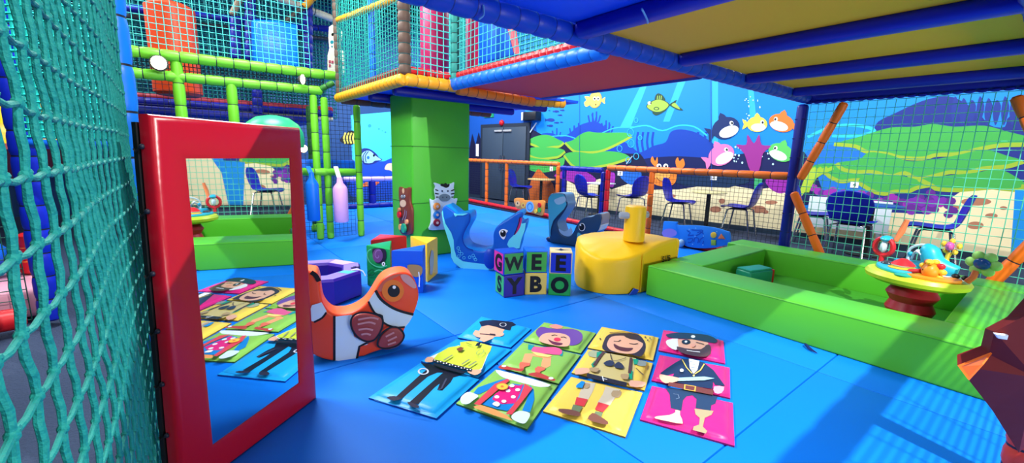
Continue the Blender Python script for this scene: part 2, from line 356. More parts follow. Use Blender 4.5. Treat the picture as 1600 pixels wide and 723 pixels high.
def fish_green():
    k, g = M((30, 70, 50), 0.6), M((150, 180, 70), 0.6)
    on(c6, [(190, 150), (188, 110), (210, 88), (240, 95), (265, 120), (270, 150)], k, 3); on(c6, [(310, 185), (345, 160), (375, 145), (365, 180), (430, 232), (385, 232), (330, 205)], k, 3); on(c6, [(165, 245), (190, 280), (240, 262), (285, 225)], k, 3)
    on(c6, [(110, 205), (140, 165), (200, 138), (260, 145), (312, 185), (280, 230), (220, 255), (160, 245)], k, 4); on(c6, [(116, 205), (145, 170), (200, 144), (258, 151), (304, 186), (275, 225), (220, 248), (165, 240)], g, 4)
    on(c6, el(198, 220, 24, 15), k); on(c6, el(198, 220, 16, 9), g); on(c6, el(138, 172, 16, 14), WHITE); on(c6, el(150, 172, 6, 8), BLACK)
    for x in (205, 222, 238): ln(c6, [(x, 142), (x+4, 108)], 0.02, g)
    on(c6, [(330, 186), (362, 172), (405, 226), (350, 205)], g, 3)
fish_green()
for x, y, r in ((284, 198, 20), (330, 244, 22), (384, 234, 16), (365, 277, 16), (280, 318, 34), (335, 342, 17), (375, 338, 10), (278, 368, 22), (245, 216, 9), (268, 237, 8)):
    on(c5, el(x, y, r, r*0.42), M((12, 50, 140), 0.6)); on(c5, [(x-r*0.8, y), (x-r*1.4, y-r*0.4), (x-r*1.4, y+r*0.4)], M((12, 50, 140), 0.6))
oc, ol = M((232, 128, 44), 0.6), M((240, 170, 80), 0.6)
on(c2, [(215, 560), (205, 500), (240, 480), (340, 482), (352, 520), (335, 570), (270, 582)], oc, 4); on(c2, [(230, 470), (205, 440), (215, 412), (230, 440), (242, 415), (245, 450)], oc, 3); on(c2, [(355, 480), (345, 440), (358, 418), (368, 440), (388, 425), (398, 460), (380, 482)], oc, 3)
for x in (252, 290): on(c2, el(x, 468, 14, 14), WHITE); on(c2, el(x+2, 470, 6, 7), BLACK)
on(c2, el(272, 522, 45, 30), ol); ln(c2, [(238, 530), (255, 550), (290, 552), (312, 530)], 0.02, M((110, 50, 20), 0.6), 3)
for x, y, r in ((985, 207, 5), (986, 224, 5), (994, 244, 4), (968, 232, 4), (1000, 215, 3), (994, 188, 3), (982, 250, 4)): ln(ident, el(x, y, r, r*1.2, 12), 0.018, ray_, 0, True)
for k in range(46):
    x = 1176+random.uniform(-12, 12); y = 150+random.uniform(0, 44) if k < 24 else 225+random.uniform(0, 35)
    if k >= 24: x += random.choice((-28, 26))
    on(ident, el(x, y, random.uniform(0.7, 1.9), random.uniform(0.8, 1.9), 8), M((190, 235, 250), 0.6))
# plain sea fish in the place of the painted group
def plain_fish(cx, cy, rx, ry, body, belly, flip, rot=0.0):
    q = lambda pts: [(cx+flip*x*math.cos(rot)-y*math.sin(rot), cy+flip*x*math.sin(rot)+y*math.cos(rot)) for x, y in pts]
    on(ident, q([(-rx*0.8, 0), (-rx*1.45, -ry*0.7), (-rx*1.3, 0), (-rx*1.45, ry*0.7)]), body, 2)
    on(ident, q([(-rx*0.3, -ry*0.8), (0, -ry*1.5), (rx*0.35, -ry*0.8)]), body, 2)
    on(ident, q(el(0, 0, rx, ry, 20)), body); on(ident, q(el(rx*0.12, ry*0.4, rx*0.72, ry*0.5, 18)), belly)
    on(ident, q(el(rx*0.5, -ry*0.25, 3.2, 3.6, 10)), WHITE); on(ident, q(el(rx*0.54, -ry*0.22, 1.7, 2.1, 8)), BLACK)
pale = M((222, 232, 240), 0.6)
plain_fish(1134, 200, 22, 17, M((18, 44, 100), 0.6), pale, 1, -0.35); plain_fish(1183, 194, 16, 12, M((240, 215, 80), 0.6), pale, 1); plain_fish(1221, 192, 20, 14, M((232, 120, 50), 0.6), pale, -1, 0.25)
plain_fish(1127, 242, 21, 16, M((228, 120, 180), 0.6), pale, 1, -0.45); plain_fish(1220, 238, 20, 14, M((90, 195, 95), 0.6), pale, -1, 0.35)
on(ident, [(1172, 266), (1163, 240), (1150, 226), (1166, 226), (1168, 210), (1178, 224), (1186, 210), (1190, 226), (1205, 228), (1192, 240), (1186, 266)], M((150, 45, 140), 0.6), 3)
for x in (905, 1111): ln(ident, [(x, 118), (x+1, 333 if x < 1000 else 300)], 0.012, deep)
mural = D.mb.build('mural_painting', wall); mural['label'] = 'underwater mural with corals and fish'
# skirting board of the mural wall and the far walls
f = MB(); wallbox(f, w0+WN*0.02, w1+WN*0.02, -0.05, 0.06, 0.02, M((30, 50, 70), 0.6)); struct(f, 'baseboard_right')
FY = 13.6
farblue = M((20, 60, 110), 0.7); f = MB(); f.box2((-9, FY, -0.05), (8.6, FY+0.15, 5.6), farblue); fw_ = struct(f, 'wall_back')
D2 = Deco((0, FY, 0), (0, -1, 0), ident, eps=0.0003); D = D2
on(ident, [(548, 180), (640, 172), (640, 306), (552, 306)], M((60, 190, 232), 0.6)); on(ident, [(560, 262), (580, 250), (600, 252), (640, 240), (640, 306), (548, 306)], M((16, 70, 180), 0.6), 3)
cf = crop(470, 160, 3.44); fb = M((150, 210, 235), 0.6); fd = M((20, 40, 120), 0.6)
on(cf, [(312, 280), (330, 248), (370, 250), (405, 275), (420, 295), (438, 308), (415, 318), (390, 330), (340, 332)], fd, 3); on(cf, [(325, 285), (345, 262), (375, 262), (400, 285), (432, 308), (400, 312), (380, 325), (340, 322)], fb, 3)
for x in (340, 352): ln(cf, [(x+12, 262), (x-6, 290), (x, 322)], 0.03, fd, 3)
on(cf, el(393, 285, 6, 7), BLACK); on(cf, el(362, 296, 8, 9), M((30, 110, 200), 0.6))
sh = M((240, 200, 165), 0.6); on(cf, [(450, 355), (465, 330), (500, 328), (520, 350), (524, 380), (500, 420), (485, 410), (495, 378), (478, 364), (460, 362)], sh, 3)
on(cf, [(330, 440), (355, 425), (380, 402), (400, 415), (422, 428), (405, 445), (380, 462), (355, 450), (335, 455)], M((225, 110, 60), 0.6), 3)
for x in (362, 385): on(cf, [(x, 418), (x+8, 412), (x+8, 448), (x-2, 445)], WHITE)
on(cf, [(210, 205), (225, 180), (250, 160), (280, 150), (300, 180), (296, 215), (270, 228), (235, 222)], BLACK, 3)
for x in (235, 252, 268, 284): ln(cf, [(x+6, 162), (x-4, 190), (x+4, 222)], 0.05, M((200, 190, 80), 0.6), 3)
for x, y, r in ((370, 125, 9), (420, 142, 5), (455, 160, 5), (438, 152, 3)): on(cf, el(x, y, r, r), M((30, 140, 195), 0.6))
D2.mb.build('mural_painting', fw_)['label'] = 'sea-life mural with a round fish, prawn and clownfish'
f = MB(); f.box2((-9.15, -3, -0.05), (-9, FY, 5.6), M((18, 70, 84), 0.7)); struct(f, 'wall_left')
# dark roof over the hall, with pale light strips and steel purlins
f = MB(); f.box2((-9, 2.6, 5.6), (12.5, FY, 5.75), M((30, 48, 60), 0.8))
for k in range(7): f.box2((-9, 4+k*1.4, 5.4), (9, 4.12+k*1.4, 5.6), M((20, 26, 34), 0.6))
struct(f, 'ceiling')
# double fire door
dA, dB = [onpl(x, 300, tuple(WA), tuple(WN)) for x in (755, 822)]
dA.z = dB.z = 0; dtop = onpl(788, 199, tuple(WA), tuple(WN)).z; du = (dB-dA).normalized(); dw = (dB-dA).length
dg = M((52, 66, 82), 0.5, name='grey_door_paint')
f = MB(); f.prism([dA-du*.12, dB+du*.12, dB+du*.12+V(0, 0, dtop+.12), dA-du*.12+V(0, 0, dtop+.12)], WN*0.05, M((34, 42, 56), 0.5)); door = struct(f, 'door_1')
for k in range(2):
    a = dA+du*(dw/2*k+0.01)+WN*0.05; b = dA+du*(dw/2*(k+1)-0.01)+WN*0.05
    f = MB(); f.prism([a, b, b+V(0, 0, dtop), a+V(0, 0, dtop)], WN*0.04, dg, 0.01); lf = f.build('door_leaf', door)
    m_ = (a*0.2+b*0.8 if k == 0 else a*0.8+b*0.2)+WN*0.05
    f = MB(); f.beam(m_+V(0, 0, dtop-0.12)-du*0.18, m_+V(0, 0, dtop-0.12)+du*0.18, 0.08, 0.07, M((150, 150, 150), 0.4)); f.build('door_closer', lf)
    f = MB(); q = (b if k == 0 else a); q = q+(du*(-0.06) if k == 0 else du*0.06)
    f.tube([q+V(0, 0, 1.0)+WN*0.04, q+V(0, 0, 1.0)+WN*0.1, q+V(0, 0, 1.5)+WN*0.1, q+V(0, 0, 1.5)+WN*0.04], 0.018, CHROME, 8); f.build('door_handle', lf)
# ============================================================ PLAY FRAME
PI_ = math.pi
col_ = MB(); col_.box2((2.58, 5.6, 0), (3.52, 6.35, 2.34), GREEN, 0.03, 3)
t = thing('padded_column', 'square green padded pillar behind the blue whale rocker', 'pillar', (3.05, 5.98, 0)); col_.build('padding', t)
f = MB()
for z in (0.8, 1.6): f.box2((2.575, 5.595, z-0.004), (3.525, 6.355, z+0.004), M((40, 120, 30), 0.5))
f.build('seam', t)
# ---- overhead deck (yellow and blue boards between blue padded beams)
t = thing('overhead_deck', 'low overhead deck of yellow and blue boards on navy padded beams', 'deck', (4, 1.3, 2.33))
DK = M((14, 28, 165), 0.42, 0.1, name='deck_beam_vinyl'); YB = M((255, 176, 34), 0.6, name='yellow_board'); BB = M((10, 80, 225), 0.5, name='blue_board')
Y0, Y1 = 0.22, 2.28
bx = [0.92, 2.34, 3.66, 4.96, 6.26]
for i, (a, b, m_) in enumerate(((0.98, 2.34, BB), (2.34, 3.66, YB), (3.66, 4.96, YB), (4.96, 6.26, YB), (6.26, 6.95, YB))):
    f = MB(); f.box2((a, Y0, 2.43), (b-0.004, Y1, 2.47), m_, 0.004, 1); f.build('board', t, label='blue underside board' if i == 0 else 'yellow underside board')
for x in bx:
    f = MB(); f.beam((x, Y0-0.02, 2.385), (x, Y1, 2.385), 0.14, 0.115, DK, 0.045); f.build('cross_beam', t)
f = MB(); f.pad((0.85, 2.345, 2.385), (6.9, 2.345, 2.385), 0.078, M((12, 60, 175), 0.42, 0.1), M((8, 34, 120), 0.5), 0.16, 14, 0.008); f.build('edge_beam', t)
f = MB(); f.pad((0.85, Y0, 2.385), (6.9, Y0, 2.385), 0.078, DK, TIE, 0.3, 12); f.build('edge_beam', t)
f = MB(); f.beam((6.98, -5.0, 2.39), (6.98, 2.42, 2.39), 0.15, 0.15, DK, 0.06)
for k in range(40): f.ball((6.9, 2.3-k*0.095, 2.315), 0.03, 0.045, 0.02, DK, 8, 5)
f.build('end_beam', t)
for p, q in (((755, 8), (748, 30)), ((1003, 14), (1012, 36))):
    a = onpl(*p, (0, 2.26, 0), (0, 1, 0)) if p[0] < 900 else at(*p, 2.33); b = onpl(*q, (0, 2.26, 0), (0, 1, 0)) if p[0] < 900 else at(*q, 2.32)
    f = MB(); f.tube(sm([a, (a+b)/2+V(0.02, 0, -0.01), b], 4, False), 0.006, M((90, 150, 200), 0.4), 6); f.build('cable_tie', t)
# second rail line behind the deck (out of the picture, throws the bar of shade)
t = thing('rear_frame_beam', 'navy padded beam running parallel behind the overhead deck', 'beam', (4, -0.38, 2.33))
f = MB(); f.pad((0.9, -0.38, 2.39), (6.85, -0.38, 2.39), 0.056, DK, TIE, 0.3, 12); f.build('padding', t)
f = MB()
for x in (6.78,): f.pad((x, -0.38, 0), (x, -0.38, 2.32), 0.07, DK, TIE, 0.25)
f.build('post', t)
f = MB(); f.net((2.6, -0.38, 0.9), (4.1, 0, 0), (0, 0, 1.42), 0.2, 0.085, 0.0036, TEAL, 0.002); f.build('netting', t)
# ---- corner post and braces
t = thing('corner_post', 'navy padded post where the orange fence meets the green net', 'post', (6.9, 2.37, 0))
f = MB(); f.beam((6.88, 2.36, 0), (6.88, 2.36, 2.3), 0.13, 0.13, NAVY, 0.045)
for k in range(1, 9): f.beam((6.88, 2.36, k*0.262-0.006), (6.88, 2.36, k*0.262+0.006), 0.128, 0.128, M((6, 12, 80), 0.5), 0.044)
f.build('padding', t)
def brace(p0, p1, x, label, name='brace_tube', r=0.055):
    a, b = [onpl(*p, (x, 0, 0), (1, 0, 0)) for p in (p0, p1)]
    m_ = (a+b)/2; lo = a if a.z < b.z else b
    t = thing(name, label, 'brace', (lo.x, lo.y, lo.z)); f = MB(); f.pad(a, b, r, ORANGE, TIE, 0.3); f.build('padding', t); return t
brace((1250, 280), (1320, 160), 6.755, 'long orange padded brace leaning up to the right of the corner post')
brace((1240, 300), (1284, 402), 6.755, 'short orange padded brace sloping down behind the green soft wall')
brace((1588, 150), (1618, 215), 6.8, 'orange padded brace at the top right corner under the deck')
brace((1545, 446), (1625, 368), 6.7, 'orange padded brace rising beside the right end of the pool', r=0.06)
t = thing('net_panel', 'green square-mesh net closing the bay right of the corner post', 'net', (6.97, 0.5, 0))
f = MB(); f.net((6.98, 2.3, 0.05), (0, -7.2, 0), (0, 0, 2.25), 0.09, 0.104, 0.0042, GNET, 0.004, 0.03); f.build('netting', t)
f = MB(); f.pad((6.97, 2.3, 0.03), (6.97, -4.9, 0.03), 0.05, RED, TIE, 0.3); f.build('kerb_tube', t)
# ---- orange and blue fence along the right
FX = 6.97
def fence(name, label, y0, y1, x0, x1, zt, posts, rail, kerb=True, mesh=0.068):
    t = thing(name, label, 'fence', (x0, (y0+y1)/2, 0))
    px_ = lambda y: x0+(x1-x0)*(y-y0)/(y1-y0)
    f = MB(); f.pad((x0, y0, zt), (x1, y1, zt), 0.058, rail, TIE, 0.24); f.build('top_rail', t)
    for y, m_, lb in posts:
        f = MB(); f.pad((px_(y), y, 0.0), (px_(y), y, zt-0.03), 0.052, m_, TIE, 0.2); f.build('post', t, label=lb)
    if kerb:
        f = MB(); f.pad((x0-0.03, y0, 0.055), (x1-0.03, y1, 0.055), 0.06, RED, M((120, 10, 18), 0.5), 0.3); f.build('kerb_tube', t, label='red padded kerb')
    f = MB(); f.net((x0, y0, 0.06), (x1-x0, y1-y0, 0), (0, 0, zt-0.08), mesh, mesh, 0.0026, DNET, 0.003); f.build('netting', t)
    return t
fence('barrier_fence', 'orange fence with black net between the corner post and the blue gate', 2.44, 5.78, FX, FX, 1.31,
      [(4.72, ORANGE, None), (5.76, RED, 'red padded post')], ORANGE)
fence('barrier_gate', 'blue padded gate section between the two orange fences', 5.92, 7.3, FX+.02, FX+.16, 1.25, [(5.9, NAVY, None), (7.18, NAVY, None)], NAVY)
fence('barrier_fence', 'farther orange fence with red kerb in front of the grey door', 7.42, 12.6, FX+0.2, FX+0.42, 1.33,
      [(7.44, ORANGE, None), (9.6, ORANGE, None), (10.65, ORANGE, None)], ORANGE)
# ---- raised walkway above the pillar
t = thing('raised_walkway', 'netted upper walkway with amber and blue padded edges above the green pillar', 'walkway', (3, 5, 2.35))
zW = 2.36
f = MB(); f.pad((2.17, 7.5, zW), (2.2, 4.95, zW), 0.075, AMBER, M((130, 80, 20), 0.5), 0.12, 12, 0.01); f.build('edge_tube', t, label='amber edge tube')
f = MB(); f.pad((2.2, 4.95, zW), (2.92, 4.98, zW), 0.075, AMBER, M((130, 80, 20), 0.5), 0.16, 12, 0.008); f.build('edge_tube', t, label='amber edge tube')
f = MB(); f.pad((2.92, 4.98, zW-0.03), (4.3, 5.05, zW-0.06), 0.07, M((226, 120, 35), 0.45), TIE, 0.16, 12, 0.008); f.build('edge_tube', t, label='orange under-edge tube')
f = MB(); f.pad((2.86, 5.05, zW+0.015), (2.86, 2.46, zW+0.015), 0.075, M((15, 110, 215), 0.4, 0.1), M((8, 70, 160), 0.5), 0.14, 12, 0.008); f.build('edge_tube', t, label='blue edge tube')
f = MB(); f.pad((4.35, 5.25, zW-0.02), (4.95, 5.05, zW-0.02), 0.075, AMBER, M((150, 90, 20), 0.5), 0.1, 12, 0.008); f.build('edge_tube', t, label='amber tube end')
f = MB(); f.box2((2.9, 2.46, zW), (4.4, 4.95, zW+0.04), M((250, 42, 34), 0.55), 0.004, 1); f.build('underside_board', t, label='red underside board')
f = MB(); f.beam((4.4, 2.46, zW+0.035), (4.4, 5.0, zW+0.035), 0.12, 0.11, NAVY, 0.05); f.build('edge_beam', t)
f = MB(); f.box2((2.24, 5.0, zW), (5.2, 7.5, zW+0.04), BB, 0.004, 1); f.build('underside_board', t, label='blue underside board')
for y in (5.55, 6.45):
    f = MB(); f.beam((2.3, y, zW-0.06), (5.0, y, zW-0.06), 0.12, 0.12, NAVY, 0.045); f.build('cross_beam', t)
f = MB(); f.pad((2.2, 7.48, zW-0.02), (5.2, 7.48, zW-0.02), 0.07, M((120, 62, 30), 0.5), TIE, 0.25); f.build('cross_beam', t, label='brown padded cross beam')
f = MB(); f.pad((2.26, 7.48, zW+0.13), (2.26, 5.02, zW+0.13), 0.05, M((165, 50, 55), 0.45), TIE, 0.1, 10, 0.02); f.build('kerb_tube', t, label='red padded kerb')
f = MB(); f.pad((2.26, 5.02, zW+0.12), (2.86, 5.03, zW+0.12), 0.05, RED, TIE, 0.12, 10, 0.01); f.build('kerb_tube', t, label='red padded kerb')
f = MB(); f.pad((2.93, 4.95, zW+0.13), (2.93, 2.42, zW+0.13), 0.05, RED, M((230, 120, 110), 0.5), 0.1, 10, 0.008); f.build('kerb_tube', t, label='red padded kerb')
f = MB(); f.net((2.18, 7.5, zW+0.05), (0.02, -2.52, 0), (0, 0, 1.95), 0.085, 0.085, 0.0045, TEAL, 0.003); f.build('netting', t)
f = MB(); f.net((2.2, 4.97, zW+0.05), (0.72, 0.02, 0), (0, 0, 1.75), 0.085, 0.085, 0.006, PNET, 0.004); f.build('netting', t)
f = MB(); f.net((2.9, 4.95, zW+0.1), (0, -2.5, 0), (0, 0, 1.75), 0.085, 0.085, 0.005, PNET, 0.004); f.build('netting', t)
f = MB(); f.net((3.9, 7.5, zW+0.05), (0, -5.0, 0), (0, 0, 1.9), 0.05, 0.06, 0.008, TEAL, 0.004); f.build('netting', t)
f = MB(); f.net((2.2, 7.5, zW+0.05), (3, 0, 0), (0, 0, 1.9), 0.05, 0.06, 0.008, TEAL, 0.004); f.build('netting', t)
brown = M((92, 70, 58), 0.6)
for x, y, r in ((2.19, 7.5, 0.05), (2.22, 4.98, 0.075), (2.9, 4.98, 0.06), (2.95, 2.9, 0.05)):
    f = MB(); f.pad((x, y, zW+0.05), (x, y, 4.4), r, brown if y > 4.9 and x < 2.6 else M((40, 140, 130), 0.6), M((20, 60, 60), 0.6), 0.12, 10, 0.012); f.build('post', t)
f = MB(); f.pad((2.2, 7.45, 3.55), (2.3, 5.2, 3.35), 0.045, AMBER, TIE, 0.25); f.build('top_rail', t)
f = MB(); f.pad((2.32, 6.3, zW+.1), (2.32, 6.3, 4.3), 0.045, BLUE, TIE, 0.2); f.build('post', t)
# pieces of play kit standing on the walkway
def roller(name, label, c, r, h, mat, cat='roller', n=16):
    t = thing(name, label, cat, c); f = MB(); f.lathe(c, [(r*0.9, 0), (r, 0.03), (r, h-0.03), (r*0.9, h)], mat, n); f.build('cover', t)
    f = MB(); f.tube([V(*c)+V(0, 0, h), V(*c)+V(0, 0, h+0.35)], 0.02, TIE, 8); f.build('spindle', t); return t
MAG = M((190, 30, 90), 0.42, 0.08)
roller('upright_roller', 'wide crimson upright roller behind the netting above the pillar', (3.02, 5.75, zW+0.06), 0.2, 1.25, MAG)
roller('upright_roller', 'slim crimson roller beside the teal corner post of the walkway', (3.2, 5.05, zW+0.06), 0.085, 1.25, MAG)
t = thing('slide_wall', 'bright blue sloping slide panel with a pink edge on the upper walkway', 'slide', (3.4, 4.2, zW+0.05))
a, b, c_, d_ = [onpl(*p, (3.5, 0, 0), (1, 0, 0)) for p in ((747, 98), (803, 86), (786, 22), (747, 22))]
f = MB(); f.prism([a, b, c_, d_], (0.08, 0, 0), BLUE, 0.02); f.build('panel', t)
e1, e2 = [onpl(*p, (3.49, 0, 0), (1, 0, 0)) for p in ((803, 84), (787, 24))]
f = MB(); f.prism([e1, e2, e2+V(0, -0.12, 0), e1+V(0, -0.03, 0)], (0.08, 0, 0), M((225, 110, 125), 0.45), 0.008); f.build('edge_pad', t, label='pink edge pad')
# ---- green climbing frame at the left, behind the mirror
t = thing('climbing_frame', 'lime green padded climbing frame with netting behind the red mirror', 'climbing frame', (1, 7.6, 0))
YF = 7.68
def fz(x, y, yy=YF): return onpl(x, y, (0, yy, 0), (0, 1, 0))
for a, b in (((150, 73), (526, 119)),):
    f = MB(); f.pad(fz(*a), fz(*b), 0.075, LIME, TIE, 0.2); f.build('top_rail', t)
for a, b in (((150, 108), (504, 142)),):
    f = MB(); f.pad(fz(*a, 7.7), fz(*b, 7.7), 0.07, LIME, TIE, 0.22); f.build('mid_rail', t)
for x, y in ((275, 95), (361, 130), (489, 148), (506, 152), (557, 164)):
    p = fz(x, y, 7.7 if x < 550 else 7.66); f = MB(); f.pad((p.x, p.y, 0), p, 0.07 if x < 400 else 0.06, LIME, TIE, 0.3); f.build('post', t)
f = MB(); f.pad(fz(455, 268), fz(556, 269), 0.065, LIME, TIE, 0.3); f.build('low_rail', t)
p, q = fz(500, 140), fz(519, 130); f = MB(); f.pad(p, q+V(0, -.1, 0), 0.05, M((50, 120, 40), 0.5), TIE, 0.15); f.build('short_rail', t)
f = MB(); o = fz(200, 80); f.net((o.x-.5, YF+.03, 2.78), (2.7, 0, 0), (0, 0, 1.5), 0.083, 0.083, 0.0045, PNET, 0.003); f.build('netting', t)
f = MB(); f.net((-.85, 7.75, 0.02), (3.3, 0, 0), (0, 0, 2.4), 0.07, 0.07, 0.003, DNET, 0.003); f.build('netting', t)
f = MB(); f.net((-.85, 7.68, 2.44), (2.85, 0, 0), (0, 0, 0.27), 0.045, 0.06, 0.006, DNET); f.build('netting', t)
a, b = fz(470, 290, 8.0), fz(556, 262, 8.0); f = MB(); f.box2((a.x, 8.0, 1.13), (b.x, 8.15, 1.36), BLUE, 0.04); f.build('bumper_pad', t, label='blue bumper pad')
f = MB(); f.pad((1.9, 8.6, 0.06), (2.1, 8.5, 0.06), 0.09, LIME, TIE, 0.1); f.pad((1.98, 8.6, 0), (1.98, 8.6, 2.3), 0.07, M((40, 100, 40), 0.5), TIE, 0.3); f.build('rear_post', t)
# upper storey of the rear frame
t = thing('rear_climbing_frame', 'tall netted climbing frame of navy posts behind the lime rails', 'climbing frame', (0.5, 9.4, 0))
for x in (-2.4, ):
    f = MB(); f.pad((x, 9.3, 0), (x, 9.3, 5.2), 0.08, NAVY, TIE, 0.3); f.build('post', t)
for x, y0, y1, yy in ((391, -60, 95, 9.0), (481, -60, 110, 9.0), (368, 28, 92, 9.3), (402, 140, 178, 9.3)):
    a, b = fz(x, y0, yy), fz(x, y1, yy); f = MB(); f.pad(b, a, 0.085, NAVY, TIE, 0.16); f.build('post', t)
for a, b, r, m_, yy in (((190, 148), (520, 172), 0.06, M((150, 30, 50), 0.5), 9.6), ((190, 156), (520, 178), 0.07, NAVY, 9.55), ((190, 164), (520, 186), 0.055, M((205, 190, 165), 0.5), 9.6), ((190, 12), (520, 46), 0.06, NAVY, 9.7), ((190, 24), (520, 62), 0.04, M((50, 60, 70), 0.5), 9.8), ((430, -6), (520, 30), 0.07, M((205, 200, 180), 0.5), 9.2), ((474, 12), (500, -14), 0.06, AMBER, 8.9), ((446, 34), (478, 8), 0.045, M((60, 50, 45), 0.5), 8.9), ((362, 24), (378, -8), 0.05, M((130, 110, 90), 0.5), 8.9)):
    f = MB(); f.pad(fz(*a, yy), fz(*b, yy), r, m_, TIE, 0.3); f.build('cross_bar', t)
f = MB(); f.net((-2.4, 9.85, 2.2), (5.2, 0, 0), (0, 0, 3.0), 0.07, 0.07, 0.011, M((20, 120, 125), 0.65)); f.build('netting', t)
f = MB(); f.net((-2.4, 10.6, 2.2), (5.2, 0, 0), (0, 0, 3.0), 0.06, 0.06, 0.012, M((15, 95, 105), 0.65)); f.build('netting', t)
f = MB(); f.box2((-2.4, 9.3, 2.05), (2.3, 11, 2.15), NAVY, 0.01, 1); f.build('floor_board', t)
def slab(name, label, cat, px, yy, d, mat, bev=0.04):
    P_ = [fz(*p, yy) for p in px]; c = sum(P_, V(0, 0, 0))/len(P_); lo = min(p.z for p in P_)
    t = thing(name, label, cat, (c.x, yy, lo)); f = MB(); f.prism(P_, (0, d, 0), mat, bev, 3); f.build('cover', t); return t
slab('inflated_pad', 'glossy blue inflated pad standing behind the lime rails', 'pad', [(396, 29), (432, 31), (466, 38), (468, 106), (430, 104), (398, 100)], 8.25, 0.35, M((10, 120, 235), 0.3, 0.12, scale=5), 0.06)
P_ = fz(280, 150, 8.6); hgt = fz(280, 10, 8.6).z-P_.z
t = thing('hanging_punch_bag', 'fat red-orange punch bag hanging behind the netting at upper left', 'punch bag', (P_.x, 8.6, P_.z))
f = MB(); f.lathe((P_.x, 8.6, P_.z), [(0.26, 0), (0.31, 0.04), (0.31, hgt-0.05), (0.24, hgt)], M((226, 72, 34), 0.35, 0.1), 20); f.build('bag', t)
f = MB(); f.tube([(P_.x, 8.6, P_.z+hgt), (P_.x, 8.6, P_.z+hgt+0.6)], 0.05, M((120, 40, 70), 0.5), 8); f.build('strap', t, label='dark hanging strap')
# giraffe board seen through the net
D = Deco((0, 8.15, 0), (0, -1, 0), crop(460, 0, 3.613))
o_ = [(198, 150), (215, 138), (235, 150), (262, 160), (272, 180), (268, 230), (262, 270), (290, 300), (290, 420), (190, 410), (190, 310), (200, 270), (195, 210)]
P_ = [D.pt(q) for q in D.cr(o_)]; t = thing('giraffe_board', 'cream giraffe-shaped board behind the netting left of the walkway', 'board', (P_[0].x, 8.15, min(p.z for p in P_)))
f = MB(); f.prism(P_, (0, 0.05, 0), M((226, 214, 190), 0.5), 0.012); f.build('board', t)
for x, y, r in ((217, 195, 9), (212, 238, 10), (250, 200, 8), (245, 245, 8), (212, 262, 5)): D.fill(el(x, y, r, r), M((30, 140, 150), 0.5))
for x, y in ((200, 348), (200, 370), (215, 350), (270, 360)): D.fill([(x-6, y-8), (x+6, y-8), (x+6, y+8), (x-6, y+8)], M((170, 70, 90), 0.5))
D.mb.build('printed_marks', t)
c = fz(428, 215, 6.6); t = thing('green_dome', 'shiny green dome rising just behind the mirror top', 'dome', (c.x, 6.6, 0))
f = MB(); f.lathe((c.x, 6.6, 0), [(0.2, 0), (0.2, c.z-0.15), (0.36, c.z-0.12), (0.375, c.z-0.03), (0.36, c.z+0.08), (0.31, c.z+0.18), (0.2, c.z+0.26), (0.06, c.z+0.29)], M((40, 190, 110), 0.35), 24); f.build('shell', t)
for i, (x, y, r, lb) in enumerate(((248, 98, 0.085, 'glowing round lamp under the lime rail at upper left'), (473, 124, 0.055, 'glowing oval lamp under the lime rail beside the walkway'), (474, 232, 0.06, 'small glowing lamp behind the right edge of the mirror'))):
    c = fz(x, y, 7.53); t = thing('bulkhead_lamp', lb, 'lamp', (c.x, 7.53, c.z), 'lamps on the climbing frame')
    f = MB(); f.lathe((0, 0, 0), [(r*1.2, 0), (r*1.2, 0.03), (r*0.9, 0.05)], M((60, 60, 60), 0.5), 16); f.v = [V(p.x, -p.z, p.y)+c+V(0, 0.06, 0) for p in f.v]; f.build('backplate', t)
    f = MB(); f.ball(c, r*(1 if i != 1 else 0.6), r*0.6, r*(1 if i != 1 else 1.35), M((255, 240, 205), 0.3, emit=9.0)); f.build('globe', t, label='glowing globe')
# hanging bags under the low rail
for x0, x1, y0, y1, m_, lb, yy in ((481, 497, 283, 345, M((12, 110, 220), 0.4, 0.1), 'blue hanging bag partly behind the mirror edge', 7.3), (523, 542, 290, 347, M((226, 168, 222), 0.4, 0.1), 'pale pink hanging bag on a white strap under the lime rail', 7.3)):
    a, b = fz(x0, y1, yy), fz(x1, y0, yy); c = V((a.x+b.x)/2, yy, a.z); r = (b.x-a.x)/2*1.05; h = b.z-a.z
    t = thing('hanging_bag', lb, 'punch bag', tuple(c), 'bags hanging from the low rail')
    f = MB(); f.lathe(tuple(c), [(r*0.9, 0), (r, 0.02), (r, h-0.05), (r*0.85, h-0.01), (r*0.45, h+0.05), (r*0.35, h+0.14)], m_, 16); f.build('bag', t)
    top = fz((x0+x1)/2, 266, 7.45); f = MB(); f.beam((c.x, yy, c.z+h+0.1), (c.x, 7.5, top.z+0.06), 0.07, 0.02, WHITE if x0 > 500 else m_, 0.005); f.build('strap', t, label='white strap' if x0 > 500 else None)
